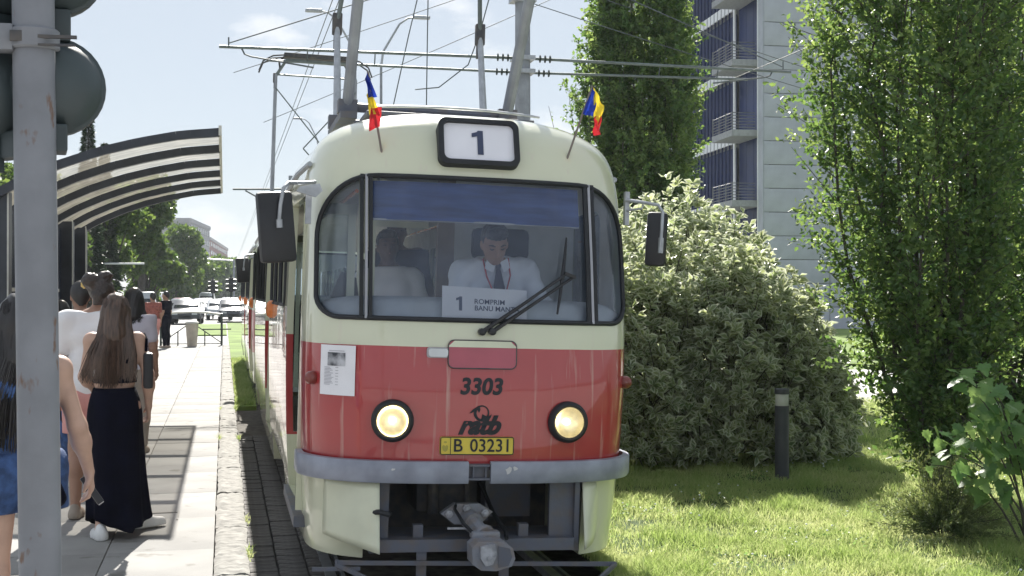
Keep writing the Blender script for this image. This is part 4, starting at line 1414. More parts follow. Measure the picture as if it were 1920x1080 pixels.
# ================================================================== people
def hand_prims(w, d, n, side, curl=0.5, s=1.0):
    """w wrist, d direction of the hand, n palm normal (towards which fingers curl), side thumb direction"""
    w, d, n, side = [np.array(v, float) for v in (w, d, n, side)]
    d = d / np.linalg.norm(d); n = n / np.linalg.norm(n); side = side / np.linalg.norm(side)
    P = []
    for k_ in (-1, -.33, .33, 1):
        P.append(cone(w + side * k_ * .016 * s, w + d * .075 * s + side * k_ * .027 * s, .014 * s, .012 * s))
    Ls = {1: .066, .33: .074, -.33: .069, -1: .053}
    for k_ in (1, .33, -.33, -1):
        b0 = w + d * .080 * s + side * k_ * .028 * s
        L = Ls[k_] * s
        a1, a2 = curl * .9, curl * 1.9
        d1 = d * math.cos(a1) + n * math.sin(a1)
        d2 = d * math.cos(a2) + n * math.sin(a2)
        m_ = b0 + d1 * L * .5
        P.append(cone(b0, m_, .0092 * s, .0085 * s))
        P.append(cone(m_, m_ + d2 * L * .55, .0085 * s, .007 * s))
    t0 = w + d * .022 * s + side * .026 * s
    t1 = t0 + (d * .6 + side * .65 + n * .35) * .040 * s
    t2 = t1 + (d * .85 + side * .1 + n * .5) * .032 * s
    P += [cone(t0, t1, .0135 * s, .0105 * s), cone(t1, t2, .0105 * s, .008 * s)]
    return P

def rotx(p, c, a):
    p, c = np.array(p, float), np.array(c, float)
    q = p - c
    return c + np.array([q[0], q[1] * math.cos(a) - q[2] * math.sin(a), q[1] * math.sin(a) + q[2] * math.cos(a)])

def rotz_(p, c, a):
    p, c = np.array(p, float), np.array(c, float)
    q = p - c
    return c + np.array([q[0] * math.cos(a) - q[1] * math.sin(a), q[0] * math.sin(a) + q[1] * math.cos(a), q[2]])

class Human:
    """joints in metres, person faces +y, x to their right"""
    def __init__(h, s=1.0, male=False, **j):
        h.s = s
        w = .185 if male else .152
        h.J = dict(pelvis=(0, 0, .93), chest=(0, 0, 1.27), neck=(0, 0, 1.40), head=(0, .02, 1.575),
                   shR=(w, 0, 1.375), shL=(-w, 0, 1.375), elR=(w + .05, -.02, 1.10), elL=(-w - .05, -.02, 1.10), wrR=(w + .06, .06, .86), wrL=(-w - .06, .06, .86),
                   hpR=(.085, 0, .90), hpL=(-.085, 0, .90), knR=(.09, .02, .49), knL=(-.09, .02, .49), anR=(.09, -.01, .085), anL=(-.09, -.01, .085))
        h.J.update(j)
        h.J = {k_: np.array(v, float) * s for k_, v in h.J.items()}
        h.male = male
    def torso(h, grow=0.0):
        s, J = h.s, h.J
        pe, ch, ne = J['pelvis'], J['chest'], J['neck']
        ex = np.array([1, 0, 0]) * s
        g_ = grow
        mid = pe * .55 + ch * .45
        bw = 1.08 if h.male else .93
        return [cone(pe - ex * .066 - [0, 0, .02], pe + ex * .066 - [0, 0, .02], .112 * s * bw + g_), cone(mid - ex * .05, mid + ex * .05, .095 * s * bw + g_),
                cone(pe, mid, .10 * s + g_, .09 * s + g_), cone(mid, ch, .09 * s + g_, .10 * s + g_), cone(ch - ex * .075, ch + ex * .075, .10 * s * bw + g_),
                cone(ch - ex * .06, ne - ex * .03, .085 * s + g_, .055 * s + g_), cone(ch + ex * .06, ne + ex * .03, .085 * s + g_, .055 * s + g_),
                cone(J['shL'], ne + [0, 0, -.015], .05 * s * bw + g_, .05 * s + g_), cone(J['shR'], ne + [0, 0, -.015], .05 * s * bw + g_, .05 * s + g_),
                cone(J['shL'], ch - ex * .04, .05 * s + g_, .08 * s + g_), cone(J['shR'], ch + ex * .04, .05 * s + g_, .08 * s + g_)]
    def headp(h, tilt=0.0, turn=0.0):
        s, J = h.s, h.J
        hc, ne = J['head'], J['neck']
        f = lambda x, y, z: rotz_(rotx(hc + np.array([x, y, z]) * s, ne + [0, 0, .05 * s], -tilt), hc, turn)
        h.hf = f
        P = [cone(ne - [0, .005, .03], f(0, -.015, -.06), .052 * s, .048 * s), ell(f(0, -.012, .022), np.array([.076, .094, .098]) * s),
             ell(f(0, .022, -.035), np.array([.062, .07, .085]) * s), cone(f(0, .066, -.085), f(0, .045, -.09), .024 * s, .032 * s),
             cone(f(0, .088, .015), f(0, .104, -.022), .009 * s, .0145 * s), cone(f(-.03, .078, .03), f(.03, .078, .03), .013 * s),
             ell(f(.077, -.008, -.01), np.array([.010, .02, .032]) * s), ell(f(-.077, -.008, -.01), np.array([.010, .02, .032]) * s),
             cone(f(-.017, .083, -.052), f(.017, .083, -.052), .011 * s)]
        return P
    def arm(h, S, grow=0.0, to=1.0):
        J, s = h.J, h.s
        sh, el, wr = J['sh' + S], J['el' + S], J['wr' + S]
        m_ = 1.12 if h.male else 1.0
        if to <= .5:
            t = to / .5
            return [cone(sh, sh + (el - sh) * t, .05 * s * m_ + grow, (.05 - .012 * t) * s * m_ + grow)]
        return [cone(sh, el, .046 * s * m_ + grow, .037 * s * m_ + grow), cone(el, el + (wr - el) * .35, .037 * s * m_ + grow, .039 * s * m_ + grow), cone(el + (wr - el) * .3, wr, .039 * s * m_ + grow, .024 * s * m_ + grow)]
    def leg(h, S, grow=0.0, to=1.0, foot=True):
        J, s = h.J, h.s
        hp, kn, an = J['hp' + S], J['kn' + S], J['an' + S]
        if to <= .5:
            t = to / .5
            return [cone(hp, hp + (kn - hp) * t, .088 * s + grow, (.088 - .034 * t) * s + grow)]
        P = [cone(hp, kn, .086 * s, .052 * s), cone(kn, kn + (an - kn) * .35 - [0, .012 * s, 0], .05 * s, .053 * s), cone(kn + (an - kn) * .3 - [0, .012 * s, 0], an, .052 * s, .033 * s)]
        if foot: P += [cone(an - [0, .02 * s, .035 * s], an + [0, .10 * s, -.05 * s], .034 * s, .028 * s), cone(an + [0, .10 * s, -.05 * s], an + [0, .16 * s, -.055 * s], .03 * s, .022 * s)]
        return P
    def hand(h, S, n=None, curl=.5, thumb=None, d=None):
        J = h.J
        d = (J['wr' + S] - J['el' + S]) if d is None else np.array(d, float)
        sg = 1 if S == 'R' else -1
        n = np.array((-sg, 0, 0), float) if n is None else np.array(n, float)
        thumb = np.array((0, 1, .2)) if thumb is None else np.array(thumb, float)
        dn = d / np.linalg.norm(d)
        n = n - dn * (n @ dn)
        thumb = thumb - dn * (thumb @ dn)
        thumb = thumb - n * (thumb @ n) / (n @ n)
        return hand_prims(J['wr' + S], d, n, thumb, curl, h.s * (1.12 if h.male else 1.0))
    def body(h, parent, mat, tilt=0.0, turn=0.0, hands=None, legs=True, res=.013):
        hands = hands or {}
        P = h.torso() + h.headp(tilt, turn) + h.arm('R') + h.arm('L')
        if legs: P += h.leg('R') + h.leg('L')
        fine = []
        hp_ = []
        for S in 'RL':
            q = h.hand(S, **hands.get(S, {}))
            hp_ += q
            w = h.J['wr' + S]
            pts = np.array([x for c in q for x in (c[1], c[2])])
            fine.append((pts.min(0) - .02, pts.max(0) + .02, .0062))
        hc = h.hf(0, .0, -.02)
        fine.append((hc - .09, hc + .10, .009))
        return sdf_mesh('body', P + hp_, mat, parent, k=.035, res=res, fine=fine)

def locks(paths, r0, r1, n=4):
    m = MB()
    for p in paths:
        k_ = len(p)
        rs = [r0 * (.55 + .45 * math.sin(math.pi * min(1, i / (k_ - 1) * 1.1))) * (1 - i / (k_ - 1)) + r1 * (i / (k_ - 1)) for i in range(k_)]
        m.tube(p, rs, n)
    return m

def long_hair(h, parent, mat, zend, spread=1.0, n=150, back=-.125, seed=3, bias=0.0, front=False):
    """hair mass on the skull plus separate locks falling down the back"""
    rr = random.Random(seed)
    f, s = h.hf, h.s
    sdf_mesh('hair_mass', [ell(f(0, -.022, .032), np.array([.088, .098, .105]) * s), cone(f(0, -.05, -.03), f(0, -.06, -.16), .078 * s, .085 * s), cone(f(-.05, -.03, .0), f(-.07, -.03, -.16), .045 * s, .055 * s), cone(f(.05, -.03, .0), f(.07, -.03, -.16), .045 * s, .055 * s)], mat, parent, k=.04, res=.012,
             disp=lambda X, Y, Z: .003 * np.sin(X * 160 + np.sin(Z * 14) * 2.5))
    P = []
    for i in range(n):
        u = rr.uniform(-1, 1)
        lay = rr.uniform(0, 1)
        top = f(.012 * u + rr.uniform(-.01, .01), -.02, .132)
        side = f(.088 * math.sin(u * 1.45), -.02 - .092 * math.cos(u * 1.45), .035 + rr.uniform(-.02, .02))
        nk = f((.095 + .02 * spread) * u, -.05 - .055 * math.cos(u * 1.4) - .015 * lay, -.15)
        ze = zend + rr.uniform(-.01, .09) + .05 * abs(u)
        z1 = (nk[2] + ze) / 2
        x1, x2 = .13 * spread * u + bias * .5 + rr.uniform(-.012, .012), .15 * spread * u + bias + rr.uniform(-.02, .02)
        P.append([tuple(top), tuple((top + side) / 2 + (side - f(0, -.02, .02)) * .12), tuple(side), tuple(nk), (x1, back - .01 * lay + .03 * abs(u), z1), (x2, back + .005 * lay + .04 * abs(u), ze)])
    # resample softly
    Q = []
    for p in P:
        a = np.array(p)
        out = []
        for i in range(len(a) - 1):
            p0, p1, p2, p3 = a[max(i - 1, 0)], a[i], a[i + 1], a[min(i + 2, len(a) - 1)]
            for t in (0, .5):
                out.append(tuple(.5 * ((2 * p1) + (-p0 + p2) * t + (2 * p0 - 5 * p1 + 4 * p2 - p3) * t * t + (-p0 + 3 * p1 - 3 * p2 + p3) * t ** 3)))
        out.append(tuple(a[-1]))
        Q.append(out)
    return locks(Q, .010, .0015).build('hair_locks', mat, parent, smooth=60)

def short_hair(h, parent, mat):
    f, s = h.hf, h.s
    o0 = f(0, 0, 0)
    fr_, up_ = f(0, 1, 0) - o0, f(0, 0, 1) - o0
    fr_, up_ = fr_ / np.linalg.norm(fr_), up_ / np.linalg.norm(up_)
    def lc(X, Y, Z):
        return ((X - o0[0]) * fr_[0] + (Y - o0[1]) * fr_[1] + (Z - o0[2]) * fr_[2], (X - o0[0]) * up_[0] + (Y - o0[1]) * up_[1] + (Z - o0[2]) * up_[2])
    def front(X, Y, Z):
        a_, b_ = lc(X, Y, Z)
        return np.minimum(a_ - .02 * s, .062 * s - b_)
    def low(X, Y, Z):
        a_, b_ = lc(X, Y, Z)
        return (-.05 * s - b_) + (a_ + .03 * s) * .8
    return sdf_mesh('hair', [ell(f(0, -.014, .036), np.array([.084, .101, .100]) * s), ell(f(0, .045, .100), np.array([.066, .052, .030]) * s)], mat, parent, k=.03, res=.009, clip=[front, low],
                    disp=lambda X, Y, Z: .0025 * np.sin(X * 210 + Z * 60) + .002 * np.sin(Y * 190))

def face(h, parent):
    f, s = h.hf, h.s
    for sx in (-1, 1):
        MB().tube([tuple(f(sx * .016, .097, .033)), tuple(f(sx * .034, .094, .041)), tuple(f(sx * .052, .078, .033))], [.004, .006, .003], 6).build('eyebrow', 'face_dk', parent)
        MB().tube([tuple(f(sx * .020, .0885, .010)), tuple(f(sx * .033, .090, .009)), tuple(f(sx * .046, .080, .010))], [.003, .006, .003], 6).build('eye', 'face_dk', parent)
    MB().tube([tuple(f(-.024, .082, -.056)), tuple(f(0, .095, -.053)), tuple(f(.024, .082, -.056))], [.003, .006, .003], 6).build('mouth', 'lips', parent)

def folds(a=.004, fz=40, fx=30):
    return lambda X, Y, Z: a * np.sin(X * fx + Z * fz * .4 + 2 * np.sin(Z * 11)) * np.sin(Z * fz * .5 + X * 9 + Y * 13)

def shoe(an, parent, mat, yaw=0.0, name='shoe'):
    a = np.array(an, float)
    f = lambda x, y, z: rotz_(a + np.array([x, y, z]), a, yaw)
    z0 = a[2] - .085
    o = sdf_mesh(name, [cone(f(0, -.045, -.045), f(0, .06, -.05), .038, .036), cone(f(0, .06, -.052), f(0, .155, -.060), .037, .030), cone(f(0, -.03, -.04), f(0, -.022, -.005), .036, .034), cone(f(0, -.04, -.078), f(0, .07, -.078), .040, .042), cone(f(0, .07, -.078), f(0, .155, -.078), .042, .034)], mat, parent, k=.03, res=.009, clip=[lambda X, Y, Z: z0 - Z])
    return o

# ---- woman in black (back view, walking)
wb = thing('person', 'woman with long brown hair in black crop top and long black skirt', 'person', (-.742, 9.18, PLZ), (0, 0, R(8)))
H = Human(.985, anR=(.19, .20, .10), knR=(.13, .16, .50), anL=(-.10, -.10, .088), knL=(-.08, .03, .49), elR=(.225, -.05, 1.13), wrR=(.235, .05, .90), elL=(-.20, .06, 1.12), wrL=(-.13, .24, 1.02), head=(.01, .02, 1.575))
H.body(wb, 'skin', tilt=.06, turn=-.15, hands={'R': dict(curl=.6)})
long_hair(H, wb, 'hair_br', 1.03, spread=1.22, n=520, bias=-.045)
sdf_mesh('crop_top', H.torso(.012), 'blk_cloth', wb, k=.035, res=.012, clip=[lambda X, Y, Z: 1.062 - Z, lambda X, Y, Z: Z - (1.285 - .6 * np.abs(X)) * 1.0], disp=folds(.002))
MB().tube([(.07, -.115, 1.20), (.105, -.075, 1.33), (.10, 0, 1.395), (.09, .07, 1.33)], .008, 6).tube([(-.07, -.115, 1.20), (-.105, -.075, 1.33), (-.10, 0, 1.395), (-.09, .07, 1.33)], .008, 6).build('shoulder_straps', 'blk_cloth', wb)
rows = []
nh = 72
for i, t in enumerate(np.linspace(0, 1, 26)):
    z = 1.03 - .94 * t
    cx, cy = .035 * t * t, .04 * t
    rx = .140 + .040 * math.sin(min(1, t * 5) * math.pi / 2) + .025 * t * t
    ry = .125 + .040 * min(1, t * 5) + .07 * t * t
    row = []
    for j in range(nh + 1):
        a = 2 * math.pi * j / nh
        fl = 1 + .075 * t ** .8 * math.sin(6 * a + 2.2 * t) + .05 * t * math.sin(11 * a + 1.3 + 3 * t) + .012 * math.sin(23 * a + 9 * t)
        zz = z + t ** 6 * (.045 * math.sin(a * 2 + .6) + (.03 if math.cos(a) > .4 else 0))
        row.append((cx + rx * fl * math.cos(a), cy + ry * fl * math.sin(a), zz))
    rows.append(row)
o = MB().grid(rows).build('long_skirt', 'blk_cloth', wb, smooth=60)
o.modifiers.new('thick', 'SOLIDIFY').thickness = .006
shoe(H.J['anR'] + [.02, .0, .0], wb, 'sole', -1.0, 'sneaker')
shoe(H.J['anL'], wb, 'sole', .15, 'sneaker')
bag = thing('shoulder_bag', 'slim black shoulder bag on the arm of the woman in black skirt', 'bag', (-.742, 9.18, PLZ), (0, 0, R(8)))
MB().tube([(.205, -.06, 1.28), (.21, -.03, 1.36), (.20, .03, 1.395), (.22, .07, 1.30)], .010, 6).build('strap', 'blk_cloth', bag)
MB().box(.185, .25, -.12, .12, 1.02, 1.27, bev=.022).build('pouch', 'black', bag, smooth=50)

# ---- woman with loose dark hair and denim, nearest the pole
wd = thing('person', 'woman in blue denim top and shorts behind the grey pole, arm down', 'person', (-.868, 5.83, PLZ), (0, 0, R(18)))
H = Human(.985, elR=(.245, -.02, 1.11), wrR=(.318, .085, .89), shR=(.168, 0, 1.37), elL=(-.23, .03, 1.11), wrL=(-.2, .2, .98))
H.body(wd, 'skin', tilt=.02, turn=.2, hands={'R': dict(curl=.55, n=(-.9, .25, -.1), thumb=(-.2, -1, .1), d=(.16, .12, -.95))}, res=.011)
long_hair(H, wd, 'hair_bk', 1.0, spread=1.15, n=320, seed=9, bias=-.02)
sdf_mesh('denim_top', H.torso(.02), 'denim', wd, k=.035, res=.012, clip=[lambda X, Y, Z: .93 - Z, lambda X, Y, Z: Z - 1.36, lambda X, Y, Z: np.abs(X) - .155], disp=folds(.003))
sdf_mesh('denim_shorts', [cone((-.08, 0, .93), (.08, 0, .93), .125), cone((-.085, 0, .90), (-.10, .01, .70), .112, .105), cone((.085, 0, .90), (.105, .01, .70), .112, .105)], 'denim', wd, k=.04, res=.012, clip=[lambda X, Y, Z: .735 + .03 * np.abs(X) - .02 * Y - Z, lambda X, Y, Z: Z - 1.0], disp=folds(.004))
for S in 'RL': shoe(H.J['an' + S], wd, 'sole', 0, 'sneaker')
hb = thing('belt_bag', 'black belt bag at the hip of the woman in denim', 'bag', (-.868, 5.83, PLZ), (0, 0, R(18)))
sdf_mesh('pouch', [cone((.10, -.145, .90), (.135, -.125, .80), .032, .04)], 'blk_cloth', hb, k=.03, res=.012)
MB().tube([(.17, -.06, .93), (.19, -.02, .90), (.18, .05, .92)], .012, 6).build('strap', 'blk_cloth', hb)
Rm = Matrix.Rotation(R(18), 4, 'Z')
wp_ = Vector((-.868, 5.83, PLZ)) + Rm @ Vector((.335, .155, .792))
ph = thing('handheld_device', 'small black device held in the lowered hand beside the pole', 'device', wp_, (R(-14), R(-32), R(18)))
MB().box(-.016, .016, -.010, .010, -.085, .06, bev=.006).build('casing', 'black', ph, smooth=40)
MB().box(-.013, .013, -.008, .008, -.0885, -.0845, bev=.002).build('metal_tip', 'chip', ph, smooth=40)

# ---- person in white t-shirt with pinned-up hair
ww = thing('person', 'person in white t-shirt with pinned-up dark hair and pale flower', 'person', (-.985, 9.95, PLZ), (0, 0, R(-6)))
H = Human(1.075, chest=(.0, .03, 1.27), head=(.07, .06, 1.555), neck=(.02, .03, 1.40))
H.body(ww, 'skin_t', tilt=.15, turn=-.5)
sdf_mesh('t_shirt', H.torso(.012) + H.arm('R', .022, .34) + H.arm('L', .022, .34), 'wht_cloth', ww, k=.04, res=.013, clip=[lambda X, Y, Z: .90 - Z, lambda X, Y, Z: Z - 1.535 - .2 * np.abs(X)], disp=folds(.004))
sdf_mesh('shorts', [cone((-.08, 0, .93), (.08, 0, .93), .125), cone((-.085, 0, .90), (-.10, .01, .62), .112, .095), cone((.085, 0, .90), (.105, .01, .62), .112, .095)], 'pink', ww, k=.04, res=.013, clip=[lambda X, Y, Z: .64 - Z, lambda X, Y, Z: Z - .98])
f = H.hf
sdf_mesh('hair', [ell(f(0, -.02, .035), (.092, .102, .106)), ell(f(-.035, -.105, .085), (.066, .058, .064)), ell(f(.03, -.03, .135), (.055, .05, .035)), cone(f(.03, -.07, -.02), f(.02, -.065, -.085), .05, .035)], 'hair_db', ww, k=.03, res=.01, clip=[lambda X, Y, Z: (f(0, 0, -.07)[2] - Z)], disp=lambda X, Y, Z: .005 * np.sin(X * 110 + 3 * np.sin(Z * 40)) * np.sin(Z * 95 + Y * 60))
rr = random.Random(4)
LK = []
for i in range(60):
    a, b = rr.uniform(0, 6.28), rr.uniform(.2, 1.4)
    p0 = f(.085 * math.cos(a) * math.sin(b), -.02 + .09 * math.sin(a) * math.sin(b), .03 + .10 * math.cos(b))
    dv = np.array([rr.uniform(-1, 1), rr.uniform(-1, .3), rr.uniform(-.3, 1)]) * .035
    LK.append([tuple(p0), tuple(p0 + dv * .6 + [0, 0, .012]), tuple(p0 + dv)])
locks(LK, .004, .001, 3).build('loose_hair', 'hair_db', ww)
fl = MB()
fc = f(-.06, -.125, .055)
for i in range(7):
    a = 2 * math.pi * i / 7
    c_ = Vector(fc) + Vector((.018 * math.cos(a), -.01, .018 * math.sin(a)))
    fl.lathe([(0, -.006), (.011, -.003), (.013, .0), (.009, .004), (0, .005)], 7, Matrix.Translation(c_) @ Matrix.Rotation(R(90), 4, 'X'), 'Z')
fl.build('hair_flower', 'flower', ww, smooth=60)
for S in 'RL': shoe(H.J['an' + S], ww, 'beige')

# ---- people farther along the platform
def simple_person(label, loc, rz, top, bottom, hair, skin='skin_t', s=1.0, longsl=False, hairlen=None, legs='trousers', **j):
    t = thing('person', label, 'person', loc, (0, 0, R(rz)))
    h = Human(s, **j)
    h.body(t, skin, turn=.2)
    sdf_mesh('top', h.torso(.026) + h.arm('R', .022, .34 if not longsl else 1.0) + h.arm('L', .022, .34 if not longsl else 1.0), top, t, k=.04, res=.015, clip=[lambda X, Y, Z: .86 * s - Z, lambda X, Y, Z: Z - 1.43 * s], disp=folds(.004))
    if legs == 'shorts':
        sdf_mesh('shorts', [cone((-.08, 0, .93 * s), (.08, 0, .93 * s), .122)] + h.leg('R', .022, .40) + h.leg('L', .022, .40), bottom, t, k=.04, res=.015, clip=[lambda X, Y, Z: Z - .98 * s])
    else:
        sdf_mesh('trousers', [cone((-.08, 0, .93 * s), (.08, 0, .93 * s), .122)] + [(*p[:3], p[3] + .022, p[4] + .022) for S in 'RL' for p in h.leg(S, foot=False)], bottom, t, k=.04, res=.015, clip=[lambda X, Y, Z: Z - .98 * s, lambda X, Y, Z: .07 - Z])
    if hairlen: long_hair(h, t, hair, hairlen, spread=.8, n=70, seed=int(abs(loc[1]) * 7))
    else:
        f_ = h.hf
        sdf_mesh('hair', [ell(f_(0, -.022, .035), np.array([.088, .098, .104]) * s), cone(f_(0, -.06, 0), f_(0, -.06, -.09), .06, .05)], hair, t, k=.03, res=.012, clip=[lambda X, Y, Z: Y - f_(0, .045, 0)[1] - (Z - f_(0, 0, .06)[2])])
    for S in 'RL': shoe(h.J['an' + S], t, 'beige')
    return t
simple_person('person with black ponytail in pale lilac t-shirt behind the woman in black', (-.93, 13.9, PLZ), -12, 'lil_cloth', 'beige', 'hair_bk', s=1.02, hairlen=1.30)
simple_person('dark-haired person in dark top half hidden behind the white t-shirt', (-1.30, 12.3, PLZ), 5, 'blk_cloth', 'denim', 'hair_bk', s=1.05)
simple_person('far person in rust red top near the end railing', (-1.93, 36.4, PLZ), 10, 'plaid', 'pink', 'hair_bk', s=1.0, legs='shorts')
simple_person('far person in pale grey top beside the red-topped person', (-2.22, 33.5, PLZ), -20, 'lil_cloth', 'blk_cloth', 'hair_db', s=1.03)
simple_person('distant person in dark clothes waiting by the railing post', (-1.75, 40.4, PLZ), 60, 'blk_cloth', 'blk_cloth', 'hair_bk', s=1.02)
simple_person('person in black waiting under the shelter near its dark wall', (-1.75, 14.6, PLZ), 80, 'blk_cloth', 'blk_cloth', 'hair_bk', s=.94)

# ---- tram driver, seated, looking down
dr = thing('person', 'tram driver in white shirt and dark tie looking down behind the windscreen', 'person', TW(.30, .98, .915), (0, LEAN, math.pi))
# local: faces the camera, seat height 0.56 above the cab floor
H = Human(1.09, male=True, pelvis=(0, 0, .60), chest=(0, .06, .95), neck=(0, .115, 1.085), head=(.015, .15, 1.255), shR=(.195, .08, 1.045), shL=(-.195, .08, 1.045), elR=(.27, .22, .84), elL=(-.275, .20, .82), wrR=(.20, .42, .74), wrL=(-.19, .42, .74),
          hpR=(.10, .05, .56), hpL=(-.10, .05, .56), knR=(.12, .42, .52), knL=(-.12, .42, .52), anR=(.12, .44, .10), anL=(-.12, .44, .10))
H.body(dr, 'skin_t', tilt=.58, turn=.0, hands={'R': dict(curl=.7, n=(0, 0, -1), thumb=(-1, 0, 0)), 'L': dict(curl=.7, n=(0, 0, -1), thumb=(1, 0, 0))})
short_hair(H, dr, 'hair_bk')
face(H, dr)
sdf_mesh('shirt', H.torso(.022) + H.arm('R', .026, 1.0) + H.arm('L', .026, 1.0), 'shirt', dr, k=.04, res=.012, clip=[lambda X, Y, Z: Z - (1.225 + .12 * np.abs(X) - .45 * (Y - .125))], disp=folds(.006, 55, 34))
tp = lambda x, z, o=0: (x, .225 + (1.08 - z) * .02 + o, z)
MB().prism([(-.02, 1.135), (.02, 1.135), (.013, 1.10), (.034, .98), (.034, .72), (-.034, .72), (-.034, .98), (-.013, 1.10)], 0, .008, lambda u, v, d: (u * 1.1, .243 + d + .03 * min(1, max(0, (1.10 - v) * 3)) - max(0, .95 - v) * .06, v + .055)).build('tie', 'tie', dr)
MB().tube([(-.085, .17, 1.225), (-.08, .245, 1.11), (-.025, .29, .95), (0, .292, .91)], .006, 6).tube([(.085, .17, 1.225), (.08, .245, 1.11), (.025, .29, .95), (0, .292, .91)], .006, 6).build('lanyard', 'lanyard', dr)
MB().prism([(-.012, 1.14), (-.07, 1.165), (-.085, 1.10), (-.035, 1.07)], 0, .006, lambda u, v, d: (u, .258 + d - abs(u) * .55, v + .06)).prism([(.012, 1.14), (.07, 1.165), (.085, 1.10), (.035, 1.07)], 0, .006, lambda u, v, d: (u, .258 + d - abs(u) * .55, v + .06)).build('collar', 'shirt', dr)

# ---- passengers in the saloon
def seated(label, loc, top, skin, hair, s=1.0, cap=False, logo=False, lean=0.0, standing=False):
    t = thing('person', label, 'person', TW(*loc), (0, LEAN, math.pi + lean))
    if standing:
        h = Human(s, male=True)
    else:
        h = Human(s, male=True, pelvis=(0, 0, .55), chest=(0, .02, .90), neck=(0, .03, 1.065), head=(0, .05, 1.235), shR=(.185, .02, .975), shL=(-.185, .02, .975), elR=(.25, .08, .75), elL=(-.25, .08, .75), wrR=(.15, .30, .66), wrL=(-.15, .30, .66),
                  hpR=(.10, .03, .52), hpL=(-.10, .03, .52), knR=(.12, .42, .50), knL=(-.12, .42, .50), anR=(.12, .42, .09), anL=(-.12, .42, .09))
    h.body(t, skin)
    short_hair(h, t, hair)
    face(h, t)
    zc = h.J['chest'][2]
    sdf_mesh('t_shirt', h.torso(.028) + h.arm('R', .028, .42 if not standing else 1) + h.arm('L', .028, .42 if not standing else 1), top, t, k=.04, res=.014, clip=[lambda X, Y, Z: Z - (h.J['neck'][2] + .02), lambda X, Y, Z: zc - .42 - Z], disp=folds(.004))
    sdf_mesh('trousers', [cone(h.J['pelvis'] - [.08, 0, 0], h.J['pelvis'] + [.08, 0, 0], .125)] + [(*p[:3], p[3] + .02, p[4] + .02) for S in 'RL' for p in h.leg(S, foot=False)], 'blk_cloth', t, k=.04, res=.016, clip=[lambda X, Y, Z: Z - h.J['pelvis'][2] - .05])
    for S in 'RL': shoe(h.J['an' + S], t, 'beige')
    return t, h
ps, hh = seated('passenger in white t-shirt with dark hair sitting left inside the tram', (-.20, 2.62, .98), 'wht_cloth', 'skin_d', 'hair_bk', s=1.04)
bars = MB()
for i in range(3):
    x0 = -.03 + i * .018
    bars.prism([(x0, .815), (x0 + .013, .815), (x0 + .013 + .006 * 1, .835 + i * .013), (x0 + .004, .83 + i * .013)], 0, .003, lambda u, v, d: (u - .02, .172 + d, v))
bars.build('chest_print', 'navy', ps)
seated('passenger in dark clothes standing in the aisle inside the tram', (.02, 3.6, .86), 'seat', 'skin_d', 'hair_bk', s=1.0, standing=True)
# ================================================================== street furniture
# ---- foreground signal pole
sp = thing('signal_pole', 'rust-flecked grey steel pole in the left foreground', 'pole', (-.503, 3.872, 0), (0, R(-.75), 0))
MB().lathe([(.16, PLZ), (.16, PLZ + .02), (.062, PLZ + .03), (.0585, .5), (.0585, 3.6), (.05, 3.62), (0, 3.63)], 28).build('shaft', 'rustpole', sp, smooth=50)
cl = MB().lathe([(.066, 2.60), (.072, 2.605), (.072, 2.655), (.066, 2.66)], 24)
cl.box(-.20, -.05, -.052, .02, 2.592, 2.668, bev=.006)
cl.build('clamp_band', 'rustpole', sp, smooth=40)
MB().box(-.055, .02, -.068, -.060, 2.615, 2.645).box(.02, .125, -.070, -.058, 2.625, 2.634).box(.02, .12, -.070, -.058, 2.603, 2.609).build('clamp_bolt', 'steel_d', sp, smooth=0)
def signal_head(label, loc, rz, n=2, r=.139):
    t = thing('traffic_signal', label, 'traffic light', loc, (0, 0, R(rz)), 'signal heads on the foreground pole')
    for i in range(n):
        zc = i * .355
        MB().lathe([(0, .105), (.05, .102), (.09, .088), (.118, .062), (r - .006, .03), (r - .002, .02), (r + .006, .018), (r + .008, .0), (r + .004, -.05), (r - .006, -.052)], 32, Matrix.Translation((0, 0, zc)) @ Matrix.Rotation(R(90), 4, 'X') @ Matrix.Scale(-1, 4, (0, 0, 1)) @ Matrix.Scale(-1, 4, (0, 0, 1)), 'Z').build('lamp_housing', 'signal', t, smooth=60)
        MB().lathe([(r - .01, .048), (0, .052)], 28, Matrix.Translation((0, .0, zc)) @ Matrix.Rotation(R(-90), 4, 'X'), 'Z').build('signal_lens', 'black', t)
        MB().tube([(r * math.cos(a), .05, zc + r * math.sin(a)) for a in np.linspace(-.3, math.pi + .3, 16)], .006, 5).build('visor_rim', 'signal', t)
    MB().box(-.045, .045, -.05, .03, .13, .225, bev=.01).build('spacer', 'signal', t)
    MB().box(-.018, .035, -.10, .02, -.20, -.12, bev=.006).box(-.025, -.005, -.03, .03, -.24, .60).build('bracket', 'signal', t, smooth=0)
    return t
signal_head('dark round-backed traffic signal right of the foreground pole', (-.493, 3.97, 2.512), 8)
signal_head('dark traffic signal half hidden on the left of the foreground pole', (-.648, 4.0, 2.495), 40)

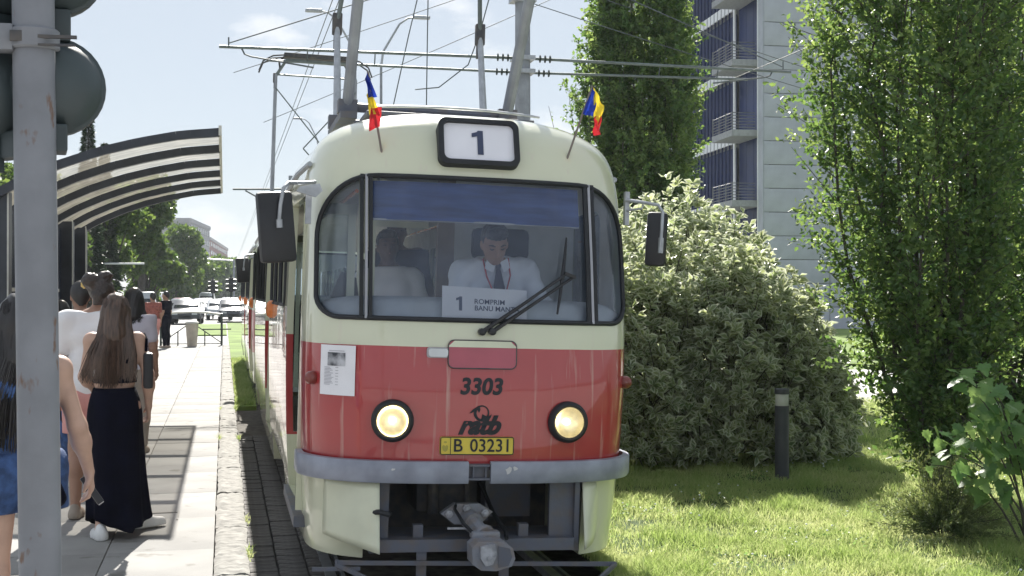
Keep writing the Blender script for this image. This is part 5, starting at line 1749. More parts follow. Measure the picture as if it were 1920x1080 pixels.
# ---- shelter
sh = thing('tram_shelter', 'tram stop shelter with curved ribbed roof over the platform', 'shelter', (0, 0, PLZ))
ARC = [(-.055, 3.557), (-.436, 3.519), (-.834, 3.437), (-1.221, 3.333), (-1.602, 3.192), (-1.908, 3.05), (-2.158, 2.903), (-2.289, 2.794)]
def arc(n, dz=0.0, x0=-.055, x1=-2.289):
    xs = np.linspace(x0, x1, n)
    ax, az = [a[0] for a in ARC][::-1], [a[1] for a in ARC][::-1]
    return [(x, float(np.interp(x, ax, az)) - PLZ + dz) for x in xs]
Y0, Y1 = 13.13, 20.6
ribs = np.linspace(Y0, Y1, 6)
for i, y in enumerate(ribs):
    m = MB()
    P = arc(17)
    wdt = .10 if i not in (0, 5) else .07
    for a, b in zip(P[:-1], P[1:]):
        m.bar((a[0], y, a[1] - .035), (b[0], y, b[1] - .035), wdt, .085)
    m.build('roof_rib', 'shelter_d', sh, smooth=0)
for i in range(5):
    a, b = ribs[i] + .04, ribs[i + 1] - .04
    m = MB().grid([[(x, y, z + .012 * math.sin((y - a) / (b - a) * math.pi)) for x, z in arc(20, .012)] for y in np.linspace(a, b, 4)])
    o = m.build('roof_panel', 'shelter_p', sh, smooth=60)
MB().box(-.06, -.030, Y0 - .05, Y1 + .05, 3.557 - PLZ - .07, 3.557 - PLZ + .03).build('roof_edge', 'pale_edge', sh, smooth=0)
for y in (13.3, 15.15, 16.9, 18.7, 20.44):
    MB().box(-2.35, -2.07, y - .15, y + .15, 0, 2.80 - PLZ + .10).build('post', 'shelter_d', sh, smooth=0)
    MB().box(-2.075, -2.058, y - .147, y - .128, 0, 2.7).build('post_edge', 'pale_edge', sh, smooth=0)
for a, b in ((13.45, 15.0), (15.3, 16.75), (17.05, 18.55), (18.85, 20.29)):
    p = MB().box(-2.23, -2.21, a, b, .15, 2.58).build('back_panel', 'shelter_w', sh, smooth=0)
    MB().box(-2.209, -2.20, a + .5, b - .3, 1.92 - PLZ, 1.96 - PLZ).build('panel_strip', 'pale_edge', p, smooth=0)
bench = thing('shelter_bench', 'low dark slatted bench under the tram shelter', 'bench', (-2.0, 16.6, PLZ))
for i in range(3): MB().box(-.18 + i * .12, -.08 + i * .12, -1.1, 1.1, .43, .46).build('slat', 'shelter_d', bench, smooth=0)
for y in (-.9, .9): MB().box(-.16, .14, y - .03, y + .03, 0, .43).build('leg', 'shelter_d', bench, smooth=0)

# ---- railing and litter bin at the platform end
rl = thing('platform_railing', 'dark green railing with crossed rods closing the platform end', 'railing', (-1.04, 42.1, PLZ))
for x in (-.95, .95): MB().box(x - .035, x + .035, -.035, .035, 0, 1.02).build('post', 'fence', rl, smooth=0)
MB().tube([(-.98, 0, 1.0), (-.5, 0, 1.06), (0, 0, 1.08), (.5, 0, 1.06), (.98, 0, 1.0)], .03, 8).build('top_rail', 'pale_edge', rl)
for a, b in (((-.92, .10), (0, .75)), ((.92, .10), (0, .75))):
    MB().tube([(a[0], 0, a[1]), (b[0], 0, b[1])], .016, 6).build('cross_rod', 'fence', rl)
MB().tube([(-.95, 0, .06), (.95, 0, .06)], .016, 6).build('bottom_rail', 'fence', rl)
for x in (-.42, .42): MB().box(x - .02, x + .02, -.02, .02, 0, .45).build('short_post', 'fence', rl, smooth=0)
MB().bar((.35, .0, .52), (1.25, .0, .52), .03, .04).build('side_bar', 'fence', rl, smooth=0)
rl2 = thing('side_railing', 'dark railing posts along the left platform edge behind the waiting people', 'railing', (-2.15, 38.0, PLZ))
for y in np.arange(0, 4.2, .7): MB().box(-.03, .03, y - .03, y + .03, 0, 1.05).build('post', 'fence', rl2, smooth=0)
MB().box(-.025, .025, 0, 4.2, 1.0, 1.04).build('top_rail', 'fence', rl2, smooth=0)
bn = thing('litter_bin', 'beige tapered litter bin in front of the end railing', 'bin', (-1.0, 41.3, PLZ))
MB().lathe([(.14, 0), (.15, .02), (.20, .70), (.205, .72), (.19, .73)], 16).build('drum', 'bin', bn)
MB().lathe([(.21, .73), (.215, .76), (.17, .80), (0, .82)], 16).build('lid', 'pale_edge', bn)

# ---- bollard lamp on the lawn
bo_l = thing('bollard_lamp', 'dark grey bollard lamp with pale band in front of the variegated bush', 'bollard', (5.125, 11.11, LZ - .01))
MB().lathe([(.066, 0), (.066, .70), (.064, .702)], 24).build('shaft', 'bollard', bo_l)
MB().lathe([(.06, .70), (.062, .705), (.062, .81), (.06, .815)], 24).build('diffuser', 'diffuser', bo_l)
MB().lathe([(.02, .705), (.046, .72), (.012, .80), (0, .805)], 16).build('reflector_cone', 'white_m', bo_l)
MB().lathe([(.068, .812), (.069, .82), (.069, .855), (.064, .862), (0, .866)], 24).build('cap', 'bollard', bo_l)

# ================================================================== overhead line
cat = thing('catenary_pole', 'grey overhead line pole between the tracks behind the tram', 'pole', (5.647, 24, 0), (0, 0, 0))
MB().lathe([(.20, -.1), (.165, 2), (.145, 8.6), (.14, 9.2), (0, 9.25)], 8).build('shaft', 'polegrey', cat, smooth=30)
MB().box(-.21, .21, -.2, .2, 6.42, 6.50).box(-.21, .21, -.2, .2, 6.16, 6.24).box(-.24, .24, -.18, .18, 7.55, 7.65).build('collar', 'galv', cat, smooth=0)
for s, x1, z1 in ((-1, -5.75, -.02), (1, 5.6, -.05)):
    a = MB().tube([(s * .2, -.05, 6.46), (x1, -.05, 6.46 + z1)], .029, 8).build('upper_bracket_tube', 'rod', cat)
    MB().tube([(s * .2, .05, 6.2), (x1 * .84, .05, 6.24)], .025, 8).build('lower_bracket_tube', 'rod', cat)
    MB().tube([(s * .12, 0, 8.5), (x1 * .97, 0, 6.52)], .012, 6).build('stay_wire', 'wire', cat)
    for xx in (.32, .42, .52):
        MB().lathe([(.03, 0), (.075, .01), (.075, .025), (.03, .035)], 10, Matrix.Translation((s * xx, -.05, 6.46)), 'X').lathe([(.03, 0), (.07, .01), (.07, .025), (.03, .035)], 10, Matrix.Translation((s * xx, .05, 6.2)), 'X').build('insulator', 'fence', cat)
    MB().tube([(x1 * .93, -.05, 6.43), (x1 * .92, -.05, 6.32), (x1 * .90, -.05, 6.28), (x1 * .70, -.05, 6.12)], .016, 6).build('registration_arm', 'wire', cat)
    MB().tube([(x1 * .97, -.05, 6.46), (x1 * .97, -.05, 6.62)], .014, 6).build('end_clip', 'wire', cat)
    for xx in (.72, .5):
        MB().tube([(x1 * xx, -.05, 6.44), (x1 * xx, .05, 6.22)], .012, 6).build('tie_rod', 'wire', cat)
def wire(name, label, pts, r=.009, mat='wire'):
    m = MB()
    a, b = Vector(pts[0]), Vector(pts[-1])
    if len(pts) == 2:
        sag = (b - a).length * .006
        pts = [a.lerp(b, t) - Vector((0, 0, sag * 4 * t * (1 - t))) for t in np.linspace(0, 1, 13)]
    m.tube(pts, r, 5)
    o = m.build(name, mat)
    return tag(o, label, 'wire', 'overhead tram wires')
for x, w in ((1.62, 'above the tram pantograph, left strand'), (1.72, 'above the tram pantograph, right strand')):
    wire('contact_wire', 'long overhead contact wire ' + w, [(x, -6, 6.44), (x, 24, 6.42), (x, 75, 6.45), (x, 160, 6.5)], .008)
wire('contact_wire', 'overhead contact wire of the far track behind the trees', [(10.4, -6, 6.4), (10.4, 24, 6.4), (10.4, 120, 6.4)], .008)
wire('span_wire', 'span wire rising to the top right above the tram', [(1.0, 34, 6.4), (12.5, 17, 10.0)], .009)
wire('span_wire', 'upper span wire crossing over the tram roof', [(0.2, 30, 7.0), (11, 20, 9.6)], .009)
wire('span_wire', 'span wire from the arm tip toward the right trees', [(5.65, 24, 8.2), (15, 27, 6.6)], .009)
wire('span_wire', 'lower span wire from the pole toward the right trees', [(5.65, 24, 7.6), (16, 24.5, 5.2)], .009)
wire('feeder_wire', 'hanging feeder cable looping right of the pantograph', [(3.1, 21, 5.3), (3.5, 21, 5.35), (4.0, 21, 5.75), (4.2, 21, 6.3), (4.5, 21, 7.4)], .011)
wire('drop_wire', 'straight vertical drop wire in front of the overhead pole', [(3.42, 22, 3.4), (3.46, 22, 6.3), (3.5, 22, 8.6)], .011)
wire('feeder_wire', 'slanting feeder cable left of the vertical drop wire', [(2.75, 23, 4.2), (3.2, 22.5, 6.5), (3.7, 22, 8.8)], .011)
# a small span far along the line
fs_ = thing('far_bracket', 'distant overhead line bracket left of the tram', 'bracket', (0, 58, 0))
MB().tube([(2.9, 0, -.1), (2.9, 0, 7.2)], .09, 8).build('mast', 'polegrey', fs_)
MB().tube([(2.9, 0, 6.6), (.35, 0, 6.55)], .045, 6).build('arm', 'wire', fs_)
MB().tube([(2.9, 0, 5.4), (.9, 0, 6.5)], .035, 6).build('strut', 'wire', fs_)

# ---- street lamps
def street_lamp(label, x, y, z, side, L=1.6):
    t = thing('street_lamp', label, 'street lamp', (x, y, 0), (0, 0, 0), 'street lamps behind the tram')
    MB().tube([(0, 0, -.1), (0, 0, z - 2.4)], [.10, .06], 8).build('column', 'polegrey', t)
    MB().tube([(0, 0, z - 2.4), (side * .1, 0, z - 1.7), (side * L * .55, 0, z - .35), (side * L * .8, 0, z - .06), (side * L, 0, z)], [.06, .055, .05, .045, .04], 8).build('arm', 'galv', t)
    MB().box(side * L - .05 if side > 0 else side * L - .75, side * L + .75 if side > 0 else side * L + .05, -.16, .16, z - .07, z + .08, bev=.05).build('lamp_head', 'galv', t, smooth=50)
street_lamp('curved street lamp rising left of the pantograph arms', 6.05, 60.5, 15.25, -1)
street_lamp('curved street lamp with its head pointing right above the tram roof', 7.25, 60.2, 15.1, 1)
street_lamp('small distant street lamp beside the left roof edge of the tram', 7.9, 111, 17.0, -1, 1.4)

# ================================================================== far traffic
def car_parts(root, paint, van=False):
    if van:
        prof = [(0, .35), (0, .75), (.12, .95), (.9, 1.15), (1.55, 1.95), (4.7, 2.0), (4.8, 1.1), (4.8, .35)]
        gl = [(.95, 1.18), (1.55, 1.88), (4.5, 1.9), (4.6, 1.25)]
    else:
        prof = [(0, .35), (0, .62), (.10, .78), (1.15, .95), (1.85, 1.42), (2.5, 1.50), (3.4, 1.46), (4.2, 1.02), (4.4, .95), (4.42, .35)]
        gl = [(1.22, .97), (1.88, 1.40), (3.35, 1.42), (4.05, 1.02)]
    W = .88
    n = len(prof)
    def ring(w, sh): return [(w * (1 - .16 * max(0, (z - .95) / .6)), y + (2.2 - y) * sh, z - (.03 if sh and z > .9 else 0)) for y, z in prof]
    A = ring(-W, .03); B = ring(-W + .06, 0); C = ring(W - .06, 0); D = ring(W, .03)
    m = MB()
    m.add(A + B + C + D, [tuple(range(n))] + [tuple(3 * n + i for i in range(n))[::-1]] + [(r * n + i, (r + 1) * n + i, (r + 1) * n + (i + 1) % n, r * n + (i + 1) % n) for r in range(3) for i in range(n)])
    m.build('car_body', paint, root, smooth=40)
    (y0, z0), (y1, z1) = gl[0], gl[1]
    f = lambda z: W * (1 - .16 * max(0, (z - .95) / .6))
    MB().add([(-f(z0) + .12, y0 - .02, z0 + .02), (f(z0) - .12, y0 - .02, z0 + .02), (f(z1) - .12, y1 - .05, z1 + .0), (-f(z1) + .12, y1 - .05, z1 + .0)], [(0, 1, 2, 3)]).build('windscreen', 'car_g', root, smooth=0)
    for s in (-1, 1):
        MB().add([(s * (f(z) + .006), y, z) for y, z in [(gl[0][0] + .18, gl[0][1] + .03), (gl[1][0] + .05, gl[1][1] - .05), (gl[2][0] - .05, gl[2][1] - .05), (gl[3][0] - .1, gl[3][1] + .03)]], [(0, 1, 2, 3)]).build('side_glass', 'car_g', root, smooth=0)
        MB().box(s * .58 - .16, s * .58 + .16, -.015, .03, .60, .72).build('headlight', 'lamp_white', root, smooth=0)
        for y in (.78, 3.5):
            MB().lathe([(.18, -.1), (.31, -.1), (.32, 0), (.31, .1), (.18, .1)], 14, Matrix.Translation((s * .78, y, .32)), 'X').build('wheel', 'tyre', root)
    MB().box(-.35, .35, -.012, .02, .42, .55).build('grille', 'tyre', root, smooth=0)
protos = {}
cars = [(-4.3, 70, 'car_s', 'silver car nearest behind the platform end railing', True, 0), (-2.35, 79, 'car_d', 'dark car right behind the litter bin', False, 0), (-6.2, 76, 'car_d', 'dark car at the far left of the queue', False, 0),
        (-.3, 92, 'car_s', 'silver car below the far traffic lights', False, 0), (-3.2, 95, 'car_d', 'dark car in the second row behind the bin', False, 0), (.55, 84, 'car_d', 'dark car half hidden by the tram side', False, 0),
        (-5.4, 100, 'car_w', 'white van in the second row at the left', True, 0), (-1.7, 108, 'car_s', 'silver car in the middle of the far queue', False, 0), (-3.9, 118, 'car_r', 'dark red car far back in the queue', False, 0), (.4, 122, 'car_w', 'white car far back beside the tram side', False, 0), (-1.9, 135, 'car_s', 'silver van at the far end of the queue', True, 0), (-6.8, 122, 'car_s', 'silver car far back at the left under the trees', False, 0)]
for x, y, paint, label, van, rz in cars:
    t = thing('car', label, 'car', (x, y, .004), (0, 0, R(random.uniform(-3, 3))), 'cars queuing beyond the platform')
    key = (paint, van)
    if key not in protos:
        car_parts(t, paint, van)
        protos[key] = t
    else:
        for ch in [o for o in bpy.data.objects if o.parent == protos[key]]: dup(ch, t, ch.location, ch.rotation_euler)

# far traffic lights and mast arms
def far_signal(label, x, y, z=2.0):
    t = thing('traffic_light', label, 'traffic light', (x, y, 0), (0, 0, 0), 'far traffic lights')
    MB().tube([(0, 0, -.1), (0, 0, z + .6)], .06, 8).build('post', 'fence', t)
    MB().box(-.16, .16, -.14, .14, z - .6, z + .4, bev=.03).build('housing', 'black', t)
    for i in range(3):
        for s in (-1, 1):
            MB().tube([(s * .16, 0, z - .42 + i * .32), (s * .34, 0, z - .45 + i * .32)], [.10, .12], 8).build('visor', 'black', t)
far_signal('far traffic light above the car queue, left of two', -.85, 98, 2.5)
far_signal('far traffic light above the car queue, right of two', .45, 92, 2.6)
ma = thing('signal_gantry', 'white mast arm with hanging signal far down the road', 'gantry', (1.0, 143, 0))
MB().tube([(0, 0, -.1), (0, 0, 5.6)], .10, 8).build('mast', 'polegrey', ma)
MB().tube([(0, 0, 5.5), (-4.6, 0, 5.75)], .09, 8).build('arm', 'white_m', ma)
MB().box(-3.75, -3.35, -.15, .15, 4.9, 5.9, bev=.05).build('hanging_signal', 'black', ma)
mb_ = thing('signal_gantry', 'white mast arm crossing in front of the left trees', 'gantry', (-9.2, 64, 0))
MB().tube([(0, 0, -.1), (0, 0, 3.5)], .08, 8).build('mast', 'polegrey', mb_)
MB().tube([(0, 0, 3.30), (5.4, 0, 3.34)], .045, 8).build('arm', 'white_m', mb_)

# ================================================================== buildings
bd = thing('office_building', 'modern building with dark blue glazed side and pale concrete end wall', 'building', (26.5, 59.6, 0), (0, 0, R(-3.8)))
MB().box(.30, 26, .05, 30, 0, 30).build('core', 'conc_j', bd, smooth=0)
pn = MB().box(.018, 3.482, 0, .06, .018, 1.182, bev=.012).mesh('wall_panel')
pn.materials.append(MT['conc'])
for r in range(17):
    for c in range(5):
        o = bpy.data.objects.new('wall_panel', pn)
        COL.objects.link(o)
        o.parent = bd
        o.location = (0.02 + c * 3.5, -.02, r * 1.2)
MB().box(0, 26, -.02, .05, 20.4, 30).build('upper_wall', 'conc', bd, smooth=0)
MB().box(-.02, .30, .05, .70, 0, 30).build('corner_pier', 'conc', bd, smooth=0)
for x in (-.06,):
    MB().box(x, .02, 4.25, 4.5, 0, 30).build('white_mullion', 'white_m', bd, smooth=0)
    MB().box(x, .02, 14.6, 14.95, 0, 30).build('white_mullion', 'white_m', bd, smooth=0)
    MB().box(-.05, .0, .70, .80, 0, 30).build('white_mullion', 'white_m', bd, smooth=0)
MB().box(0, 6, 15.0, 22, 0, 30).build('rear_wall', 'conc', bd, smooth=0)
ST = 3.6
for lv in range(-1, 6):
    zs0 = 6.5 + (lv - 1) * ST
    if zs0 < 0: continue
    b = MB().box(-1.35, .3, .9, 4.2, zs0 - .16, zs0 + .16).build('balcony_slab', 'balc', bd, smooth=0)
    for i in range(6):
        z = zs0 + .28 + i * .15
        MB().tube([(-1.3, .95, z), (-1.3, 4.15, z)], .022, 5).build('balcony_rail', 'rail_d', b)
        MB().tube([(-1.3, .95, z), (-.1, .95, z)], .022, 5).build('balcony_rail', 'rail_d', b)
    for y in (.95, 2.0, 3.1, 4.15):
        MB().box(-1.33, -1.27, y - .03, y + .03, zs0 + .16, zs0 + 1.1).build('balcony_post', 'rail_d', b, smooth=0)
    for y0 in (.85, 2.0, 3.15):
        MB().box(.20, .27, y0, y0 + 1.1, zs0 + .16, zs0 + ST - .17).build('balcony_window', 'curtain', bd, smooth=0)
wmat = {}
pane_me = MB().box(0.0, .04, .03, .60, 0, 2.98).mesh('curtain_pane'); pane_me.materials.append(MT['curtain'])
sp_me = MB().box(-.10, .02, .08, .55, 0, .52).mesh('spandrel'); sp_me.materials.append(MT['white_m'])
fin_me = MB().box(-.05, .02, -.03, .03, 0, 26).mesh('facade_fin'); fin_me.materials.append(MT['fin'])
for c in range(16):
    y = 4.55 + c * .63
    o = bpy.data.objects.new('facade_fin', fin_me); COL.objects.link(o); o.parent = bd; o.location = (0, y, 0)
    for lv in range(0, 6):
        z = 2.75 + (lv - 1) * ST
        if z < 5: continue
        o = bpy.data.objects.new('curtain_pane', pane_me); COL.objects.link(o); o.parent = bd; o.location = (.16, y, z + .45)
        o = bpy.data.objects.new('spandrel', sp_me); COL.objects.link(o); o.parent = bd; o.location = (.02, y, z)

def block(label, x, y, w, dp, h, mat, nx, nz, rz=0):
    t = thing('apartment_block', label, 'building', (x, y, 0), (0, 0, R(rz)), 'apartment blocks far down the boulevard')
    MB().box(0, w, 0, dp, 0, h).build('walls', mat, t, smooth=0)
    MB().box(-.3, w + .3, -.3, dp + .3, h, h + 1.0).build('roof_parapet', 'block_a', t, smooth=0)
    me = MB().box(0, w / nx * .62, -.18, .02, 0, h / nz * .5).mesh('window'); me.materials.append(MT['window'])
    me2 = MB().box(-.02, .18, 0, dp / 9 * .6, 0, h / nz * .5).mesh('window'); me2.materials.append(MT['window'])
    for j in range(nz):
        for i in range(nx):
            o = bpy.data.objects.new('window', me); COL.objects.link(o); o.parent = t
            o.location = (w / nx * (i + .19), 0, h / nz * (j + .3))
        for i in range(9):
            o = bpy.data.objects.new('window', me2); COL.objects.link(o); o.parent = t
            o.location = (w, dp / 9 * (i + .2), h / nz * (j + .3))
block('grey apartment block above the far trees, nearest of three', -22.42, 326.49, 14, 41, 19.6, 'block_a', 5, 7, -6.1)
block('red-brown apartment block beyond the grey one', -19.98, 454.84, 15, 113, 20.5, 'block_b', 5, 7, -3.2)
block('pale distant apartment block at the end of the street', -10.0, 700.0, 14, 50, 20.0, 'block_c', 4, 7, 0)
# ================================================================== vegetation
def stem_tube(m, pts, r0, r1, n=6):
    k_ = len(pts)
    m.tube(pts, [r0 + (r1 - r0) * i / (k_ - 1) for i in range(k_)], n)

def upright_tree(name, label, loc, h, rad, nst, ntw, nlf, leaf, mat, seed, z0=.35, wob=.018, tl=(.15, .62), rise=(.35, 1.5), group=None):
    """fastigiate tree: many steep stems from a short trunk, twigs with leaves all along"""
    rr = np.random.default_rng(seed)
    t = thing(name, label, 'tree', loc, (0, 0, 0), group)
    tr = MB()
    stem_tube(tr, [(0, 0, -.05), (.02, .0, z0 * .6), (.0, .02, z0 + .3)], .085, .07, 10)
    pos, dirs, tint = [], [], []
    bm_ = MB()
    for i in range(nst):
        az = 2 * math.pi * (i + rr.uniform(-.35, .35)) / nst
        q = math.sqrt(rr.uniform(.03, 1))
        R_ = rad * q
        hh = h * (1 - .35 * q ** 2) * rr.uniform(.85, 1.05)
        zs = z0 * rr.uniform(.3, 1.3)
        P = []
        for s in np.linspace(0, 1, 9):
            z = zs + (hh - zs) * s
            rr_ = R_ * (1 - (1 - min(1, s * 1.55)) ** 2.0) * (1 - max(0, s - .72) * .9)
            P.append(np.array([math.cos(az + .5 * s) * rr_ + rr.normal() * wob, math.sin(az + .5 * s) * rr_ + rr.normal() * wob, z]))
        stem_tube(bm_, [tuple(p) for p in P], .030 * (1 - .3 * q), .004, 6)
        for j in range(ntw):
            s = rr.uniform(.0, 1) ** 1.1
            f = s * 8
            i0 = min(int(f), 7)
            b0 = P[i0] + (P[i0 + 1] - P[i0]) * (f - i0)
            a2 = az + rr.normal() * 1.1
            d = norm(np.array([math.cos(a2), math.sin(a2), rr.uniform(*rise)]))
            L = rr.uniform(*tl) * (1 if s < .85 else .7) * min(1.0, .65 + s * 2.2)
            if rr.random() < .35: stem_tube(bm_, [tuple(b0), tuple(b0 + d * L)], .006, .002, 3)
            n_ = max(3, int(nlf * L / .4))
            u = rr.uniform(.05, 1, n_)
            pp = b0 + d * (L * u)[:, None] + rr.normal(size=(n_, 3)) * .022
            ld = norm(d * .55 + rr.normal(size=(n_, 3)) * .75 + np.array([0, 0, -.12]))
            pos.append(pp); dirs.append(ld)
            tint.append(np.clip(rr.normal(rr.choice((.05, .35, .85)), .15, n_), 0, 1))
    tro = tr.build('trunk', 'bark', t, smooth=50)
    bm_.build('branches', 'bark', t, smooth=50)
    cr_ = leaf_cloud('crown', np.concatenate(pos), np.concatenate(dirs), leaf, mat, t, width=.58, tint=np.concatenate(tint))
    return t

upright_tree('hornbeam_tree', 'large leafy upright tree with steep stems at the right edge', (6.0, 9.91, LZ), 7.2, .86, 20, 190, 17, .060, 'horn', 3, wob=.045, tl=(.15, .70), rise=(.05, 1.2))
upright_tree('hornbeam_tree', 'narrow columnar tree behind the tram and bush', (8.56, 25.7, LZ), 11.8, 1.15, 44, 125, 16, .10, 'horn', 5, z0=.6, wob=.06, tl=(.2, .8))
upright_tree('hornbeam_tree', 'upright tree behind the large one, cut by the right edge of the view', (8.3, 12.2, LZ), 7.5, 1.0, 20, 90, 14, .085, 'horn', 8)

# sparse twigs beside the columnar tree
def twig_plant(label, loc, tips, mat, leaf=.09):
    t = thing('thin_shoots', label, 'plant', loc)
    m = MB()
    pos, dirs = [], []
    for dx, dz, w in tips:
        P = [np.array([dx * s ** 1.3 + .05 * math.sin(s * 5 + dx), w * s, dz * s]) for s in np.linspace(0, 1, 9)]
        stem_tube(m, [tuple(p) for p in P], .018, .003, 4)
        for s in np.linspace(.55, 1, 26):
            b0 = P[min(int(s * 8), 7)] + (P[min(int(s * 8) + 1, 8)] - P[min(int(s * 8), 7)]) * (s * 8 % 1)
            pos.append(b0); dirs.append(rng.normal(size=3) * .6 + np.array([.2, 0, .5]))
    m.build('stems', 'bark', t)
    leaf_cloud('leaves', np.array(pos), np.array(dirs), leaf, mat, t, width=.35)
twig_plant('thin leafy shoots rising over the tram roof left of the columnar tree', (5.6, 18.6, LZ), [(-.75, 4.6, .1), (-.45, 4.75, 0), (-.25, 4.3, .1), (-.95, 4.2, .2), (-.15, 4.9, 0), (-.6, 4.0, .3)], 'horn')
twig_plant('faint thin shoots above the middle of the tram roof', (5.0, 30, 0), [(.05, 5.6, 0), (-.2, 5.9, .1), (.3, 5.5, .2), (-.05, 6.0, 0)], 'horn', .10)

# ---- variegated bush
vb = thing('variegated_bush', 'large rounded bush with cream-edged leaves right of the tram', 'bush', (4.92, 13.2, LZ))
lobes = [((.62, 1.4, .9), (1.15, 1.2, 2.05)), ((-.7, 1.2, .8), (1.3, 1.2, 1.66)), ((.62, .45, .8), (1.02, 1.05, 1.78)), ((1.0, -.2, .5), (.74, .85, 1.45)), ((.35, -.65, .5), (1.10, .85, 1.66)), ((-.75, -.5, .5), (1.15, .85, 1.70)), ((-.2, .4, .8), (1.2, 1.1, 1.80)), ((1.15, -.65, .30), (.50, .55, .85))]
pos, dirs, tint = [], [], []
rb = np.random.default_rng(21)
m = MB()
ntip = 0
while ntip < 6000:
    c, q = lobes[rb.choice(len(lobes), p=[.15, .13, .13, .11, .16, .15, .12, .05])]
    d = norm(rb.normal(size=3))
    rad = (rb.uniform(.72, 1.02) if ntip < 4300 else rb.uniform(.35, .8)) * (1 + .10 * math.sin(d[0] * 7 + d[2] * 9) + .07 * math.sin(d[1] * 11 + d[0] * 5))
    p = np.array(c) + d * np.array(q) * rad
    if p[2] < .06: continue
    if any((((p - np.array(c2)) / np.array(q2)) ** 2).sum() < (.46 if ntip < 4300 else .12) for c2, q2 in lobes): continue
    ntip += 1
    ax = norm(d * .8 + np.array([0, 0, .7]) + rb.normal(size=3) * .3)
    if ntip % 4 == 0: stem_tube(m, [tuple(p - ax * .35), tuple(p - ax * .1), tuple(p + ax * .03)], .007, .003, 3)
    n_ = rb.integers(7, 12)
    a_ = rb.uniform(0, 6.28, n_)
    u_ = norm(np.cross(ax, [.3, .5, .1])); v_ = np.cross(ax, u_)
    ld = ax * rb.uniform(.15, .8, (n_, 1)) + u_ * np.cos(a_)[:, None] + v_ * np.sin(a_)[:, None]
    pos.append(p + ax * rb.uniform(-.06, .03, (n_, 1))); dirs.append(ld)
    tint.append(np.clip(rb.normal(rb.uniform(.1, .9), .15, n_), 0, 1))
m.build('twigs', 'bark', vb)
st_ = MB()
for i in range(9):
    a = i * .7
    stem_tube(st_, [(.15 * math.cos(a), .15 * math.sin(a), -.05), (.4 * math.cos(a), .35 * math.sin(a), .7), (.8 * math.cos(a), .7 * math.sin(a), 1.5)], .03, .012, 6)
st_.build('stems', 'bark', vb)
leaf_cloud('leaves', np.concatenate(pos), np.concatenate(dirs), .115, 'varieg', vb, width=.52, tint=np.concatenate(tint), edge=True, fold=.25)

# ---- juniper
jn = thing('juniper_shrub', 'small feathery evergreen shrub at the foot of the large tree', 'shrub', (5.02, 8.2, LZ))
pos, dirs, tint = [], [], []
m = MB()
for i in range(150):
    a = rng.uniform(0, 6.28); el = rng.uniform(.15, 1.45)
    L = rng.uniform(.24, .50) * (1.45 if el > 1.1 else 1.0)
    d = np.array([math.cos(a) * math.cos(el), math.sin(a) * math.cos(el), math.sin(el)])
    b0 = np.array([d[0] * .07, d[1] * .07, rng.uniform(0, .10)])
    if i % 3 == 0: stem_tube(m, [tuple(b0), tuple(b0 + d * L)], .004, .001, 3)
    n_ = 75
    u = rng.uniform(.12, 1, n_)
    pos.append(b0 + d * (L * u)[:, None] + np.array([0, 0, -.05]) * (u ** 2)[:, None] + rng.normal(size=(n_, 3)) * .012)
    dirs.append(d * .9 + rng.normal(size=(n_, 3)) * .55)
    tint.append(np.clip(u + rng.normal(size=n_) * .2 - .2, 0, 1))
m.build('stems', 'bark', jn)
leaf_cloud('needles', np.concatenate(pos), np.concatenate(dirs), .034, 'juniper', jn, width=.3, tint=np.concatenate(tint))

# ---- maple sapling with large lobed leaves, each leaf its own part
mp_ = thing('maple_sapling', 'maple sapling with large lobed leaves at the right edge', 'sapling', (5.30, 7.75, LZ))
mp_.scale = (1.12, 1.12, 1.14)
ml_pts = [(0, 0), (.10, -.06), (.30, -.10), (.26, .04), (.50, .10), (.40, .22), (.52, .40), (.32, .42), (.30, .58), (.17, .62), (.18, .78), (0, 1.0)]
ml_full = ml_pts + [(-x, y) for x, y in ml_pts[1:-1]][::-1]
lm = []
for v in range(3):
    bm2 = MB()
    vs_ = [(0, .42, .02)] + [(x, y, .10 * abs(x) - .12 * y * y * (1 + .4 * v) + .03 * math.sin(8 * x + v)) for x, y in ml_full]
    bm2.add(vs_, [(0, i + 1, (i + 1) % len(ml_full) + 1) for i in range(len(ml_full))])
    me = bm2.mesh('leaf', smooth=50, fix=False)
    at = me.attributes.new('tint', 'FLOAT', 'POINT')
    at.data.foreach_set('value', [(.1, .5, .85)[v]] * len(me.vertices))
    me.materials.append(MT['maple'])
    lm.append(me)
m = MB()
rm = random.Random(12)
nl = 0
for i in range(13):
    tip = Vector((rm.uniform(-.62, .55), rm.uniform(-.35, .25), rm.uniform(.35, 1.12)))
    if i < 4: tip = Vector((rm.uniform(-.5, -.25), rm.uniform(-.3, 0), rm.uniform(.85, 1.15)))
    base = Vector((.12 + rm.uniform(-.05, .05), rm.uniform(-.05, .05), 0))
    mid = base.lerp(tip, .55) + Vector((.10, 0, .22))
    P = [base.lerp(mid, t).lerp(mid.lerp(tip, t), t) for t in np.linspace(0, 1, 9)]
    stem_tube(m, [tuple(p) for p in P], .008, .002, 5)
    for j in range(17):
        f_ = rm.uniform(.35, 1.0)
        k0 = min(int(f_ * 8), 7)
        p = P[k0].lerp(P[k0 + 1], f_ * 8 - k0) + Vector((rm.uniform(-.09, .09), rm.uniform(-.09, .09), rm.uniform(-.06, .08)))
        o = bpy.data.objects.new('leaf', rm.choice(lm))
        COL.objects.link(o)
        o.parent = mp_
        sz = rm.uniform(.075, .135)
        o.location = p
        o.scale = (sz, sz, sz)
        o.rotation_euler = (R(rm.uniform(-75, -5)), R(rm.uniform(-35, 35)), R(rm.uniform(90, 270)))
        nl += 1
m.build('stems', 'bark', mp_)

